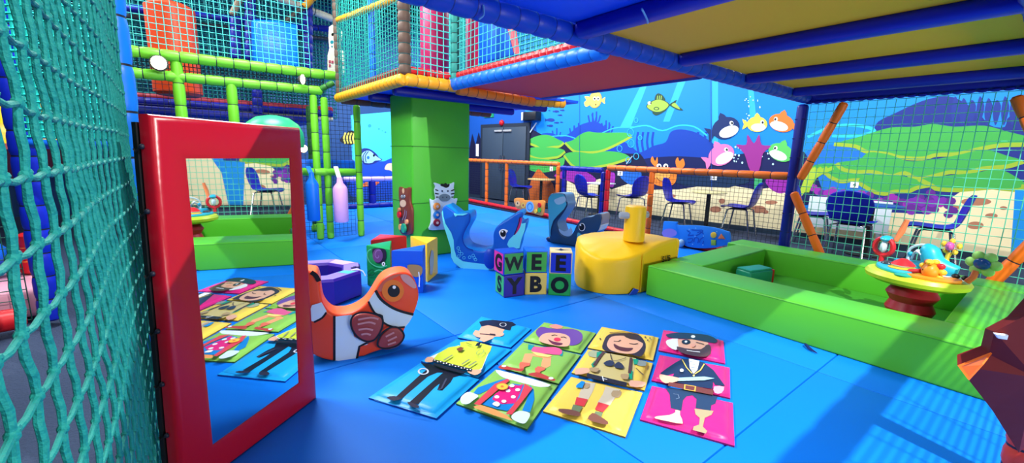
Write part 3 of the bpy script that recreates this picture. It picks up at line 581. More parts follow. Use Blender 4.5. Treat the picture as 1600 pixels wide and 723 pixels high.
# low blue fence and blue step far behind, left of the pillar
t = thing('low_fence', 'low blue fence with dark net under the fish mural', 'fence', (4.2, 11.5, 0))
a, b = onpl(556, 332, (0, 11.6, 0), (0, 1, 0)), onpl(640, 332, (0, 11.6, 0), (0, 1, 0))
f = MB(); f.pad((a.x-.3, 11.6, 0.78), (b.x, 11.6, 0.78), 0.07, M((190, 160, 225), 0.45), TIE, 0.4); f.build('top_rail', t, label='lilac top rail')
for x in (a.x-0.3, (a.x*0.7+b.x*0.3), b.x*0.85+a.x*0.15): 
    f = MB(); f.pad((x, 11.6, 0), (x, 11.6, 0.74), 0.1, NAVY, TIE, 0.3); f.build('post', t)
f = MB(); f.pad((a.x-.3, 11.55, 0.07), (b.x, 11.55, 0.07), 0.07, NAVY, TIE, 0.3); f.build('kerb_tube', t)
f = MB(); f.net((a.x-.3, 11.6, 0.1), (b.x-a.x+.3, 0, 0), (0, 0, 0.68), 0.07, 0.07, 0.006, DNET); f.build('netting', t)
# ============================================================ THINGS ON THE FLOOR
# ---- mirror
mb_ = at(497, 622); mdir = V(math.sin(math.radians(53.2)), math.cos(math.radians(53.2)), 0); ma = mb_-mdir*0.833; mn = V(mdir.y, -mdir.x, 0)   # faces the room
t = thing('mirror_panel', 'tall mirror in a thick red padded frame beside the teal net', 'mirror', ma)
def mp(s, z, d=0): return ma+mdir*s+V(0, 0, z)+mn*d
Wm = 0.833; Hm = 1.622
redv = M((176, 14, 36), 0.3, 0.12, name='red_mirror_vinyl')
f = MB()
def frame(d, o, i):  # outer / inner rectangles
    return [mp(*q, d) for q in o], [mp(*q, d) for q in i]
rings = []
O = lambda e: [(e, e), (Wm-e, e), (Wm-e, Hm-e), (e+0.058, Hm-e)]
IN = [(0.161, 0.152), (0.702, 0.172), (0.744, 1.458), (0.179, 1.456)]
def grow(q, e): 
    cx = sum(a for a, b in q)/4; cz = sum(b for a, b in q)/4
    return [(a+(e if a < cx else -e)*-1, b+(e if b < cz else -e)*-1) for a, b in q]
seq = [(O(0.02), -0.075), (O(0.0), -0.065), (O(0.0), -0.02), (O(0.012), -0.004), (O(0.03), 0.0), (grow(IN, 0.02), 0.0), (IN, -0.008), (IN, -0.02)]
o = 0
for q, d in seq: f.v += [mp(a, b, d) for a, b in q]
mi = f.m(redv)
for i in range(len(seq)-1):
    for k in range(4): f.f.append([i*4+k, i*4+(k+1) % 4, (i+1)*4+(k+1) % 4, (i+1)*4+k]); f.mi.append(mi)
f.f.append([0, 1, 2, 3]); f.mi.append(mi)
f.build('padded_frame', t, angle=50)
f = MB(); f.poly([mp(a, b, -0.012) for a, b in IN], M((235, 240, 242), 0.015, 0, 1.0, name='mirror_glass')); f.build('mirror_glass', t)
f = MB(); f.prism([mp(-0.004, 0.0, -0.098), mp(-0.004, 0.0, -0.076), mp(0.052, Hm-0.03, -0.076), mp(0.052, Hm-0.03, -0.098)], mdir*0.7, BLACK); f.build('backing_strip', t, label='black edge strip')
for z in (0.07, 0.3, 0.53, 0.76, 1.0, 1.25, 1.5):
    f = MB(); q_ = 0.058*z/Hm; f.ball(mp(q_-0.003, z, -0.055), 0.011, 0.011, 0.011, TIE, 10, 6); f.tube([mp(q_-0.006, z, -0.055), mp(q_-0.012, z-0.02, -0.08), mp(q_-0.01, z-0.01, -0.09)], 0.004, BLACK, 5); f.build('lacing_tie', t)
# ---- big knotted net in the foreground at the left, and its post
t = thing('padded_post', 'bright blue padded post rising behind the left edge of the red mirror', 'post', (-0.2, 3.14, 0))
f = MB(); f.pad((-0.2, 3.14, 0), (-0.2, 3.14, 3.6), 0.058, M((12, 125, 240), 0.35, 0.15), TIE, 0.24); f.build('padding', t)
t = thing('rope_net', 'teal knotted rope net hanging close at the left edge', 'net', (-0.17, 1.5, 0))
f = MB(); ys_ = [0.34+0.104*j for j in range(27)]; zs_ = [-0.02+0.105*k for k in range(27)]
def np_(j, k):
    h = ((j*37+k*91) % 17)/17-0.5; g = ((j*53+k*29) % 13)/13-0.5
    y = ys_[j]; return V(-0.19+0.005*g+0.008*math.sin(j*0.5+k*0.3), y+0.010*h+(0.004 if k % 2 else -0.004), zs_[k]+0.008*g)
rope = M((8, 128, 120), 0.75, 0.25, scale=60, name='teal_rope')
for j in range(len(ys_)):
    pts = []; rr = []
    for k in range(len(zs_)):
        p = np_(j, k); pts.append(p); rr.append(0.0052)
        if k < len(zs_)-1: q = np_(j, k+1); pts += [p*0.65+q*0.35+V(0.0015, 0.001, 0), p*0.35+q*0.65+V(-0.001, -0.0015, 0)]; rr += [0.0062, 0.0062]
    f.tube(pts, 0.007, rope, 8, caps=False, rr=rr)
for k in range(len(zs_)):
    pts = []
    for j in range(len(ys_)):
        p = np_(j, k); pts.append(p)
        if j < len(ys_)-1: q = np_(j+1, k); pts.append((p+q)/2+V(0, 0, -0.006))
    f.tube(pts, 0.0050, rope, 8, caps=False)
f.build('cords', t)
f = MB()
for j in range(len(ys_)):
    for k in range(len(zs_)):
        p = np_(j, k); f.ball(p, 0.0085, 0.009, 0.010, rope, 8, 5); f.ball(p+V(0.003, 0.004, 0.006), 0.006, 0.0065, 0.006, rope, 6, 4)
f.build('knots', t)
# ---- things glimpsed beyond the net
def gx(x, y, xx): return onpl(x, y, (xx, 0, 0), (1, 0, 0))
XL = -1.25
t = thing('padded_post', 'dark blue padded post seen through the teal net at far left', 'post', (-0.98, 5.2, 0))
f = MB(); f.pad((-0.98, 5.2, 0), (-0.98, 5.2, 4.2), 0.085, M((14, 40, 190), 0.4, 0.1), TIE, 0.2); f.build('padding', t)
t = thing('padded_rail', 'blue padded rail crossing to the dark blue post at upper left', 'rail', (-1.5, 5.2, 2.6))
a = fz(-60, 72, 5.2); b = V(-1.07, 5.2, a.z-0.03); f = MB(); f.pad(a, b, 0.075, M((10, 40, 170), 0.4, 0.1), TIE, 0.2); f.build('padding', t)
t = thing('tube_slide', 'yellow plastic tube slide glimpsed through the net at far left', 'slide', (-1.9, 6.4, 1.0))
a, b = fz(-70, 120, 7.3), fz(20, 258, 7.0)
f = MB(); d = (b-a); pts = [a+d*k/12 for k in range(13)]; f.tube(pts, 0.5, M((240, 190, 25), 0.3), 20, rr=[0.5 if k % 3 else 0.53 for k in range(13)]); f.build('tube', t)
f = MB(); q = [a+d*0.97+V(0, 0, 0), a+d*1.03]; f.tube(q, 0.56, M((140, 30, 40), 0.4), 20); f.build('end_ring', t, label='dark red end ring'); f = MB(); f.pad((a.x, a.y, 0), (a.x, a.y, a.z-0.3), 0.07, NAVY, TIE, 0.3); f.build('support_post', t, label='navy support post')
t = thing('foam_roller', 'red padded kerb lying on the floor beyond the net at lower left', 'kerb', (-1.6, 5.05, 0))
f = MB(); f.pad((-2.6, 4.8, 0.09), (-1.1, 5.08, 0.09), 0.09, RED, TIE, 0.35); f.build('padding', t)
t = thing('pink_mat', 'pale pink padded mat behind the red kerb beyond the net', 'mat', (-1.8, 5.6, 0))
f = MB(); f.box2((-2.8, 5.35, 0), (-1.06, 6.35, 0.26), M((214, 150, 170), 0.5, 0.1), 0.05); f.build('cover', t)
t = thing('blue_cushion', 'rounded blue cushion lying on the pink mat beyond the net', 'cushion', (-1.75, 5.9, 0.26))
f = MB(); f.ball((-1.75, 5.95, 0.47), 0.42, 0.4, 0.21, BLUE, 20, 12); f.build('cover', t)
t = thing('red_roller', 'small red and orange padded roller beside the blue cushion', 'roller', (-1.2, 5.9, 0.26))
f = MB(); f.pad((-1.19, 6.0, 0.262), (-1.19, 6.0, 0.66), 0.1, RED, M((240, 120, 40), 0.4), 0.12); f.build('padding', t)
f = MB(); f.net((-2.6, 5.3, 0.0), (1.48, 0, 0), (0, 0, 3.0), 0.09, 0.09, 0.004, M((20, 80, 70), 0.7), 0.004); t = thing('rear_net', 'thin dark green net stretched behind the blue rail at far left', 'net', (-1.8, 5.12, 0.1)); f.build('netting', t)
# ---- flip-a-figure floor pads: four columns of three
def pad_mat(name, label, group, corners, rgb, edge):
    c = [at(*q, 0.012) for q in corners]; c = [V(p.x, p.y, 0) for p in c]; m0 = sum(c, V(0, 0, 0))/4
    c = [m0+(p-m0)*0.985 for p in c]
    t = thing(name, label, 'floor pad', m0, group)
    mt = M(rgb, 0.38, 0.05, scale=9); f = MB()
    def ring(s, z):
        n = 8; out = []
        def B(u, v): return c[0]*(1-u)*(1-v)+c[1]*u*(1-v)+c[2]*u*v+c[3]*(1-u)*v
        for k in range(n): out.append(B(s+(1-2*s)*k/n, s))
        for k in range(n): out.append(B(1-s, s+(1-2*s)*k/n))
        for k in range(n): out.append(B(1-s-(1-2*s)*k/n, 1-s))
        for k in range(n): out.append(B(s, 1-s-(1-2*s)*k/n))
        return [p+V(0, 0, z+0.0015*math.sin(i*1.3)*(0.2 < s*10 < 2)) for i, p in enumerate(out)]
    prof = [(0.0, 0.001), (0.0, 0.012), (0.012, 0.014), (0.05, 0.013), (0.065, 0.022), (0.085, 0.03), (0.12, 0.034), (0.2, 0.035)]
    for s, z in prof: f.v += ring(s, z)
    N = 32
    for i in range(len(prof)-1):
        mi = f.m(M(edge, 0.4) if i < 1 else mt)
        for k in range(N): f.f.append([i*N+k, i*N+(k+1) % N, (i+1)*N+(k+1) % N, (i+1)*N+k]); f.mi.append(mi)
    f.f.append([(len(prof)-1)*N+k for k in range(N)]); f.mi.append(f.m(mt))
    f.f.append([k for k in range(N)][::-1]); f.mi.append(f.m(mt))
    f.build('cover', t, angle=60)
    return t
FG = 'picture floor pads laid in four columns'
kA, kB, kC = crop(560, 480, 3.444), crop(690, 480, 3.616), crop(540, 470, 3.805)
kD, kE, kF = crop(840, 500, 3.805), crop(830, 480, 3.144), crop(990, 500, 3.618)
def art(c): return Deco((0, 0, 0.0355), (0, 0, 1), c, eps=0.0008)
def cm(*rgb): return M(rgb, 0.35)
sky, grn, yel, pnk = (22, 164, 236), (140, 196, 84), (240, 208, 84), (214, 40, 128)
skin = cm(234, 178, 146)
# police column
t = pad_mat('picture_pad', 'light blue pad with black trousers and boots, nearest of the police figure', FG, [(574.5, 621), (682, 654), (750, 592), (657, 566)], sky, (10, 60, 150))
D = art(kC); D.fill([(445, 366), (530, 380), (715, 422), (700, 434), (640, 455), (625, 482), (575, 532), (545, 528), (560, 490), (530, 512), (432, 612), (375, 605), (470, 520), (545, 455), (580, 425), (545, 425), (490, 448), (330, 582), (290, 577), (430, 450), (485, 405)], cm(18, 20, 40))
D.fill([(243, 574), (290, 564), (330, 580), (285, 592)], cm(40, 42, 66), 2); D.fill([(366, 603), (390, 602), (435, 622), (430, 636), (390, 626)], cm(40, 42, 66), 2)
D.line(el(462, 418, 28, 17, 20), 0.012, cm(200, 205, 225), closed=True); D.line([(600, 460), (570, 520), (552, 527)], 0.012, cm(60, 64, 90))
D.line([(170, 590), (330, 630), (500, 662)], 0.004, cm(12, 110, 190)); D.mb.build('printed_picture', t)
t = pad_mat('picture_pad', 'light blue pad with a yellow police vest, middle of the police figure', FG, [(657, 564), (747, 591), (800, 546), (713, 529)], sky, (10, 60, 150))
D = art(kA); D.fill([(542, 203), (470, 228), (372, 272), (395, 292), (480, 262), (548, 225)], WHITE); D.fill([(716, 215), (694, 262), (664, 334), (640, 338), (660, 300), (690, 235)], WHITE)
D.fill([(548, 187), (590, 181), (628, 182), (660, 192), (718, 208), (710, 235), (690, 260), (665, 325), (628, 345), (402, 280), (428, 248), (488, 214), (548, 206)], cm(206, 222, 62))
D.fill([(357, 284), (374, 266), (408, 272), (402, 292), (366, 294)], skin, 2); D.fill([(585, 345), (620, 334), (660, 336), (655, 352), (625, 364)], skin, 2)
D.fill([(404, 278), (614, 332), (608, 346), (398, 290)], cm(22, 24, 34))
for k in range(13): D.fill([(408+k*16, 280+k*4.2+(k % 2)*4), (415+k*16, 282+k*4.2+(k % 2)*4), (413+k*16, 287+k*4.2+(k % 2)*4), (406+k*16, 285+k*4.2+(k % 2)*4)], WHITE)
D.fill([(404, 298), (440, 306), (580, 346), (560, 356), (440, 324), (405, 308)], cm(20, 22, 40))
for a, b in (((458, 285), (506, 256)), ((556, 306), (596, 280)), ((592, 316), (634, 290))): D.line([a, b], 0.013, cm(140, 146, 110))
D.fill([(528, 222), (550, 212), (568, 218), (552, 234), (532, 232)], cm(130, 70, 40)); D.fill([(628, 208), (640, 190), (660, 188), (650, 206)], cm(20, 24, 40)); D.line([(580, 190), (610, 202)], 0.006, BLACK); D.line(el(655, 240, 22, 12, 14, rot=-0.5), 0.004, cm(120, 150, 110), closed=True)
D.mb.build('printed_picture', t)
t = pad_mat('picture_pad', 'light blue pad with a capped police officer face', FG, [(714, 527), (798, 543), (831, 513), (752, 494)], sky, (10, 60, 150))
D = art(kB); D.fill([(176, 150), (190, 128), (212, 132), (225, 108), (265, 100), (360, 120), (345, 140), (348, 155), (330, 165), (300, 165), (288, 176), (240, 196), (212, 184), (222, 172), (195, 165)], skin)
D.fill([(212, 82), (240, 74), (290, 70), (400, 82), (422, 98), (396, 108), (388, 130), (352, 124), (300, 108), (262, 100), (225, 108)], cm(28, 34, 56)); D.line(el(347, 97, 18, 10, 16), 0.006, cm(210, 215, 225), closed=True)
D.line([(216, 148), (255, 152), (304, 157)], 0.014, cm(40, 36, 44)); D.line([(272, 148), (304, 152)], 0.012, cm(40, 36, 44)); D.fill([(320, 150), (345, 142), (352, 154), (334, 164)], cm(236, 180, 150), 2); D.mb.build('printed_picture', t)
# clown column
t = pad_mat('picture_pad', 'green pad with a clown jacket and spotted shirt, nearest of the clown column', FG, [(711, 630), (824, 671), (873, 601), (774, 577)], grn, (60, 110, 40))
D = art(kB); blu = cm(20, 130, 205); rd = cm(220, 70, 80)
D.fill([(305, 352), (380, 368), (500, 400), (618, 438), (560, 450), (480, 432), (375, 405), (330, 385)], cm(225, 238, 245), 2)
D.fill([(176, 488), (205, 452), (320, 412), (372, 402), (330, 430), (215, 490)], blu); D.fill([(500, 440), (520, 462), (524, 520), (500, 592), (455, 582), (482, 520)], blu)
D.fill([(222, 545), (290, 500), (400, 430), (480, 440), (440, 540), (370, 585), (300, 570)], blu)
D.fill([(400, 436), (440, 442), (462, 430), (440, 490), (415, 542), (340, 546), (286, 520), (300, 490), (340, 462)], cm(224, 30, 120))
for x, y in ((312, 505), (375, 470), (405, 505), (430, 465), (352, 530), (398, 442)): D.fill(el(x, y, 14, 9), WHITE)
D.fill([(285, 545), (310, 530), (330, 545), (315, 560)], WHITE, 2)
D.fill([(300, 432), (372, 402), (385, 412), (330, 455), (215, 552), (182, 546)], rd); D.fill([(470, 430), (514, 456), (480, 500), (398, 605), (362, 602), (440, 510)], rd)
D.fill([(180, 560), (220, 550), (300, 575), (372, 612), (402, 640), (300, 610), (190, 570)], cm(244, 160, 90))
D.fill([(108, 508), (145, 478), (180, 484), (208, 500), (182, 522), (148, 546), (112, 540)], cm(215, 232, 245), 3); D.fill([(398, 608), (440, 584), (498, 598), (484, 640), (458, 656), (402, 632)], cm(215, 232, 245), 3)
D.fill(el(342, 446, 32, 18), cm(250, 200, 60)); D.line(el(342, 446, 32, 18), 0.006, cm(240, 150, 60), closed=True); D.fill(el(342, 446, 9, 6), cm(235, 120, 60)); D.mb.build('printed_picture', t)
t = pad_mat('picture_pad', 'green pad with clown trousers and long red shoes', FG, [(779, 573), (873, 600), (908, 554), (817, 534)], grn, (60, 110, 40))
D = art(kB); pe = cm(246, 168, 110)
D.fill([(470, 262), (560, 258), (620, 272), (615, 330), (590, 342), (560, 332), (572, 285), (515, 275), (500, 316), (452, 312)], pe)
D.fill([(490, 208), (525, 215), (515, 240), (488, 238)], cm(20, 150, 160)); D.fill([(668, 240), (687, 250), (682, 276), (660, 268)], cm(20, 150, 160))
D.fill([(508, 250), (520, 222), (560, 225), (640, 224), (680, 242), (668, 268), (600, 262), (550, 262)], cm(230, 90, 140), 2); D.fill([(505, 248), (560, 258), (625, 272), (600, 282), (540, 272)], cm(250, 220, 120))
D.fill([(438, 322), (445, 308), (500, 314), (498, 328), (470, 335), (462, 345), (440, 345)], cm(232, 110, 80)); D.fill([(526, 345), (545, 332), (588, 342), (580, 354), (560, 360), (556, 368), (530, 366)], cm(232, 110, 80))
D.fill([(322, 334), (345, 324), (385, 336), (440, 346), (466, 345), (450, 362), (400, 354), (330, 346)], cm(190, 66, 50), 2); D.fill([(490, 374), (540, 366), (565, 374), (605, 390), (642, 406), (632, 416), (575, 402), (505, 386)], cm(190, 66, 50), 2)
D.fill(el(352, 331, 14, 6), WHITE); D.fill(el(618, 400, 14, 7), WHITE); D.mb.build('printed_picture', t)
t = pad_mat('picture_pad', 'green pad with a purple-haired clown face', FG, [(817, 532), (908, 552), (932, 520), (850, 503)], grn, (60, 110, 40))
D = art(kE); D.fill([(22, 122), (45, 96), (80, 100), (130, 106), (205, 106), (245, 124), (252, 150), (236, 176), (192, 187), (150, 160), (60, 150), (40, 150)], cm(112, 70, 158), 3)
D.fill([(38, 152), (60, 130), (100, 124), (160, 130), (190, 150), (186, 186), (150, 192), (90, 182), (45, 168)], skin, 3); D.fill([(88, 92), (120, 82), (158, 96), (125, 106)], cm(246, 150, 130), 2)
D.fill([(82, 156), (110, 168), (155, 176), (140, 186), (105, 180)], cm(110, 40, 60), 2); D.fill(el(128, 157, 17, 9), cm(236, 50, 80)); D.line([(100, 138), (115, 134), (128, 138)], 0.009, BLACK); D.line([(145, 146), (160, 144), (172, 150)], 0.009, BLACK); D.mb.build('printed_picture', t)
# explorer column
bk = (120, 100, 30)
t = pad_mat('picture_pad', 'yellow pad with brown walking boots and red socks', FG, [(847, 642), (978, 683), (1005, 613), (892, 588)], yel, bk)
D = art(kD); gy = cm(205, 192, 165)
D.fill([(268, 366), (345, 374), (330, 420), (302, 470), (240, 460), (262, 400)], gy); D.fill([(405, 392), (492, 412), (465, 455), (430, 506), (355, 490), (388, 440)], gy); D.fill([(448, 418), (498, 424), (482, 460), (440, 450)], cm(176, 150, 110), 2); D.fill([(275, 375), (312, 378), (300, 405), (270, 398)], cm(176, 150, 110), 2)
D.fill([(232, 456), (298, 470), (276, 512), (220, 500)], cm(214, 60, 62)); D.fill([(362, 486), (426, 505), (390, 546), (340, 530)], cm(214, 60, 62))
D.fill([(212, 500), (268, 514), (248, 548), (198, 540)], cm(110, 128, 90)); D.fill([(345, 540), (390, 548), (378, 580), (330, 566)], cm(110, 128, 90))
D.fill([(128, 526), (195, 530), (248, 546), (246, 570), (180, 560), (130, 544)], cm(118, 76, 60), 2); D.fill([(326, 550), (370, 570), (418, 602), (410, 620), (345, 606), (298, 586)], cm(118, 76, 60), 2)
D.fill([(230, 386), (262, 360), (282, 366), (266, 402), (228, 400)], cm(30, 140, 210)); D.mb.build('printed_picture', t)
t = pad_mat('picture_pad', 'yellow pad with a khaki explorer shirt and binoculars', FG, [(892, 582), (1008, 610), (1021, 567), (918, 545)], yel, bk)
D = art(kD); kh = cm(208, 190, 120)
D.fill([(355, 190), (440, 200), (585, 226), (566, 362), (540, 372), (298, 326), (328, 262)], kh); D.fill([(228, 288), (300, 284), (302, 312), (225, 322)], skin, 2); D.fill([(552, 358), (642, 368), (622, 396), (550, 392)], skin, 2)
D.fill([(303, 186), (350, 180), (368, 192), (355, 222), (305, 212)], cm(176, 180, 140), 2); D.fill([(592, 238), (642, 244), (640, 272), (590, 266)], cm(140, 150, 140), 2); D.fill([(352, 190), (386, 186), (375, 212), (350, 222)], cm(20, 160, 120)); D.fill([(568, 228), (600, 234), (592, 262), (572, 262)], cm(20, 160, 120)); D.fill([(544, 300), (566, 300), (562, 350), (540, 350)], cm(20, 160, 120)); D.fill([(318, 262), (340, 240), (345, 262), (328, 282)], cm(20, 160, 120))
D.line([(395, 186), (370, 215), (335, 268)], 0.02, cm(88, 56, 46), 3); D.line([(556, 222), (552, 260), (546, 315)], 0.02, cm(88, 56, 46), 3); D.line([(432, 198), (438, 225), (450, 240), (500, 232), (525, 222)], 0.006, cm(70, 50, 40), 3)
D.fill([(393, 252), (430, 236), (456, 250), (440, 272), (402, 266)], cm(48, 54, 74), 2); D.fill([(456, 266), (482, 246), (512, 272), (500, 288), (460, 280)], cm(48, 54, 74), 2)
D.fill([(296, 314), (532, 370), (528, 393), (290, 338)], cm(40, 34, 38)); D.line([(385, 332), (392, 362)], 0.007, WHITE); D.line([(384, 346), (414, 352)], 0.007, WHITE); D.fill([(308, 282), (366, 284), (350, 308), (315, 300)], cm(180, 150, 100), 2); D.fill([(496, 320), (540, 322), (536, 350), (500, 345)], cm(180, 150, 100), 2); D.line([(585, 285), (630, 325)], 0.008, cm(90, 60, 50)); D.mb.build('printed_picture', t)
t = pad_mat('picture_pad', 'yellow pad with a laughing dark-haired explorer face', FG, [(917, 543), (1021, 563), (1030, 527), (940, 510)], yel, bk)
D = art(kD); hr = cm(50, 36, 44)
D.fill([(386, 170), (396, 120), (426, 84), (520, 76), (600, 86), (642, 140), (632, 195), (606, 215), (540, 200), (440, 190)], hr, 3); D.fill([(414, 135), (440, 98), (515, 92), (580, 106), (626, 135), (612, 170), (575, 196), (510, 198), (440, 180), (416, 158)], skin, 3)
D.fill([(512, 92), (560, 92), (620, 110), (626, 136), (590, 118), (550, 112)], hr, 2); D.fill([(453, 140), (485, 155), (530, 164), (568, 166), (545, 184), (500, 182), (462, 166)], cm(90, 40, 50), 3); D.line([(452, 124), (480, 126), (494, 118)], 0.010, hr); D.line([(545, 138), (575, 142), (596, 138)], 0.010, hr); D.line([(428, 74), (520, 68), (604, 82)], 0.01, cm(120, 60, 50), 3)
for x, y in ((372, 110), (640, 100), (655, 118), (668, 106)): D.fill(el(x, y, 5, 4), cm(70, 60, 40))
D.mb.build('printed_picture', t)
# pirate column
t = pad_mat('picture_pad', 'pink pad with a bare foot and wooden peg leg', FG, [(999, 655), (1149, 697), (1146, 629), (1018, 602)], pnk, (130, 20, 80))
D = art(kF); nv = cm(42, 62, 92)
D.fill([(182, 384), (290, 390), (400, 412), (474, 432), (462, 472), (440, 480), (436, 512), (350, 496), (356, 445), (332, 424), (300, 430), (280, 452), (270, 512), (210, 496), (204, 420)], nv); D.fill([(236, 520), (235, 508), (262, 512), (262, 535), (278, 584), (200, 572), (124, 555), (130, 543), (200, 536)], cm(246, 212, 170), 2)
D.fill([(344, 500), (452, 512), (440, 535), (402, 552), (392, 602), (416, 626), (408, 640), (334, 620), (340, 600), (370, 590), (374, 552), (350, 532)], cm(170, 156, 120)); D.line([(225, 415), (252, 420), (258, 440), (240, 445)], 0.004, cm(120, 140, 170)); D.mb.build('printed_picture', t)
t = pad_mat('picture_pad', 'pink pad with a navy pirate coat and sword', FG, [(1017, 594), (1142, 622), (1141, 574), (1030, 554)], pnk, (130, 20, 80))
D = art(kF); nv = cm(34, 48, 78)
D.fill([(278, 216), (235, 240), (190, 270), (150, 300), (178, 316), (232, 300), (262, 262)], nv); D.fill([(402, 244), (452, 282), (518, 372), (460, 366), (438, 320)], nv); D.fill([(272, 216), (340, 222), (402, 240), (424, 268), (452, 330), (446, 388), (380, 378), (212, 346), (226, 308), (250, 262)], nv)
D.fill([(312, 216), (372, 230), (360, 282), (338, 302), (318, 270)], WHITE)
for k in range(4): D.line([(316+k*3, 232+k*16), (366-k*3, 240+k*14)], 0.007, cm(120, 140, 170))
D.line([(275, 222), (300, 268), (330, 300)], 0.008, cm(230, 200, 90)); D.line([(400, 246), (378, 282), (345, 304)], 0.008, cm(230, 200, 90)); D.fill([(250, 325), (400, 318), (458, 328), (400, 339), (250, 343)], cm(160, 210, 235)); D.fill([(148, 306), (185, 312), (256, 326), (244, 346), (180, 356), (150, 332)], skin, 2)
D.fill([(200, 350), (330, 368), (452, 396), (448, 422), (320, 398), (194, 370)], cm(110, 56, 44)); D.line([(290, 364), (350, 374), (346, 400), (288, 390)], 0.01, cm(232, 180, 70), closed=True); D.fill([(455, 374), (512, 376), (496, 412), (458, 410)], cm(240, 160, 190), 2); D.fill(el(272, 283, 11, 9), WHITE); D.fill(el(340, 312, 6, 5), cm(240, 220, 120)); D.mb.build('printed_picture', t)
t = pad_mat('picture_pad', 'pink pad with a pirate face wearing an eyepatch', FG, [(1028, 547), (1134, 568), (1131, 532), (1036, 515)], pnk, (130, 20, 80))
D = art(kF); D.fill([(190, 112), (250, 104), (262, 150), (236, 168), (200, 150), (184, 130)], WHITE, 2); D.fill([(248, 108), (330, 108), (420, 126), (432, 160), (400, 185), (300, 175), (254, 155)], skin); D.fill([(184, 80), (250, 70), (330, 74), (420, 84), (472, 110), (460, 129), (400, 120), (330, 107), (250, 103), (198, 96)], cm(36, 50, 76), 2); D.fill(el(336, 92, 12, 8), WHITE)
D.fill([(244, 148), (290, 158), (380, 164), (410, 140), (432, 142), (436, 190), (400, 206), (330, 200), (260, 178)], cm(84, 56, 50), 2); D.fill(el(296, 122, 25, 14), cm(24, 28, 44)); D.fill(el(296, 121, 8, 6), WHITE); D.line([(300, 170), (340, 176), (376, 180)], 0.014, WHITE); D.line([(352, 124), (380, 130), (398, 136)], 0.013, cm(84, 56, 50)); D.fill([(330, 130), (350, 140), (336, 152), (322, 146)], cm(236, 170, 140), 2); D.mb.build('printed_picture', t)

f = MB(); f.net((-0.88, 4.75, 1.55), (0.6, -0.5, 0), (0, 0, 2.2), 0.05, 0.05, 0.011, M((24, 190, 176), 0.65)); t = thing('rear_net', 'dense bright teal net seen through the upper part of the rope net', 'net', (-0.6, 4.5, 0.0)); f.build('netting', t)
f = MB(); f.pad((-0.28, 4.25, 0), (-0.28, 4.25, 3.6), 0.04, M((14, 90, 200), 0.4), TIE, 0.3); f.pad((-0.88, 4.75, 1.5), (-0.28, 4.25, 1.5), 0.035, M((14, 90, 200), 0.4), TIE, 0.3); f.build('frame', t)
# ---- rockers: thick foam shapes with printed sides
def rocker(name, label, p, u, thick, c, outline, mat, side, k=4, bev=0.02):
    "profile stands on the plane through p along u; the foam goes thick away from the viewer"
    u = V(*u).normalized(); n = V(u.y, -u.x, 0); n = n if n.dot(EYE-V(*p)) > 0 else -n
    D = Deco(p, tuple(n), c, eps=0.0015); P_ = [D.pt(q, 0) for q in c(sm(outline, k))]
    mx_ = sum(P_, V(0, 0, 0))/len(P_); t = thing(name, label, 'rocker', (mx_.x, mx_.y, 0))
    low = min(q.z for q in P_)
    P_ = [V(q.x, q.y, max(q.z, 0.004)) for q in P_]
    f = MB(); f.prism(P_, -n*thick, mat, bev, 3, side); f.build('body', t, angle=50)
    return t, D, n
# clownfish
cf_ = crop(470, 340, 3.014); ORN = M((232, 70, 30), 0.4, 0.05); STR = M((206, 222, 232), 0.4); K_ = M((16, 14, 18), 0.45)
t, D, n = rocker('fish_rocker', 'orange and white striped fish rocker beside the red mirror', (0.75, 3.05, 0), (0.961, -0.275, 0), 0.21, cf_,
  [(50, 255), (75, 262), (88, 300), (95, 360), (108, 410), (145, 450), (190, 457), (240, 447), (290, 420), (325, 385), (355, 335), (385, 292), (430, 266), (485, 258), (525, 275), (548, 320), (556, 360), (552, 400), (530, 460), (495, 515), (478, 560), (455, 590), (395, 618), (330, 640), (270, 665), (200, 678), (130, 672), (75, 655), (20, 620), (-20, 560), (-40, 450), (-35, 330), (-10, 270), (20, 252)], ORN, M((252, 110, 60), 0.4, 0.05))
D.fill([(158, 466), (242, 456), (232, 500), (252, 560), (300, 586), (340, 576), (310, 598), (276, 606), (264, 664), (200, 675), (158, 672)], STR)
D.line([(158, 462), (158, 672)], 0.016, K_); D.line([(340, 578), (305, 592), (276, 606), (264, 664)], 0.016, K_)
D.fill([(318, 392), (350, 345), (376, 385), (420, 420), (470, 442), (530, 458), (512, 490), (492, 514), (440, 516), (388, 492), (380, 462), (348, 448)], STR)
D.line([(352, 342), (376, 382), (420, 417), (470, 440), (531, 456)], 0.02, K_, 4); D.line([(318, 394), (348, 448), (382, 462), (388, 492), (440, 516), (490, 514)], 0.014, K_, 3)
D.fill([(52, 412), (98, 398), (122, 440), (100, 470), (62, 490), (30, 480)], STR); D.line([(62, 492), (100, 472), (120, 446)], 0.014, K_, 3); D.line([(48, 256), (70, 272), (86, 300)], 0.03, K_, 3)
D.fill([(470, 270), (500, 268), (528, 290), (545, 325), (530, 332), (500, 312), (480, 295)], M((206, 150, 150), 0.45), 3); D.fill([(360, 338), (386, 300), (430, 272), (480, 264), (440, 285), (400, 315), (378, 348)], M((206, 96, 74), 0.45), 3)
D.fill(el(434, 344, 52, 52, 26), M((236, 120, 30), 0.4)); D.fill(el(438, 345, 29, 29, 22), K_); D.fill(el(440, 327, 8, 8), WHITE)
D.mb.build('printed_markings', t)
MAR = M((150, 58, 56), 0.42, 0.1)
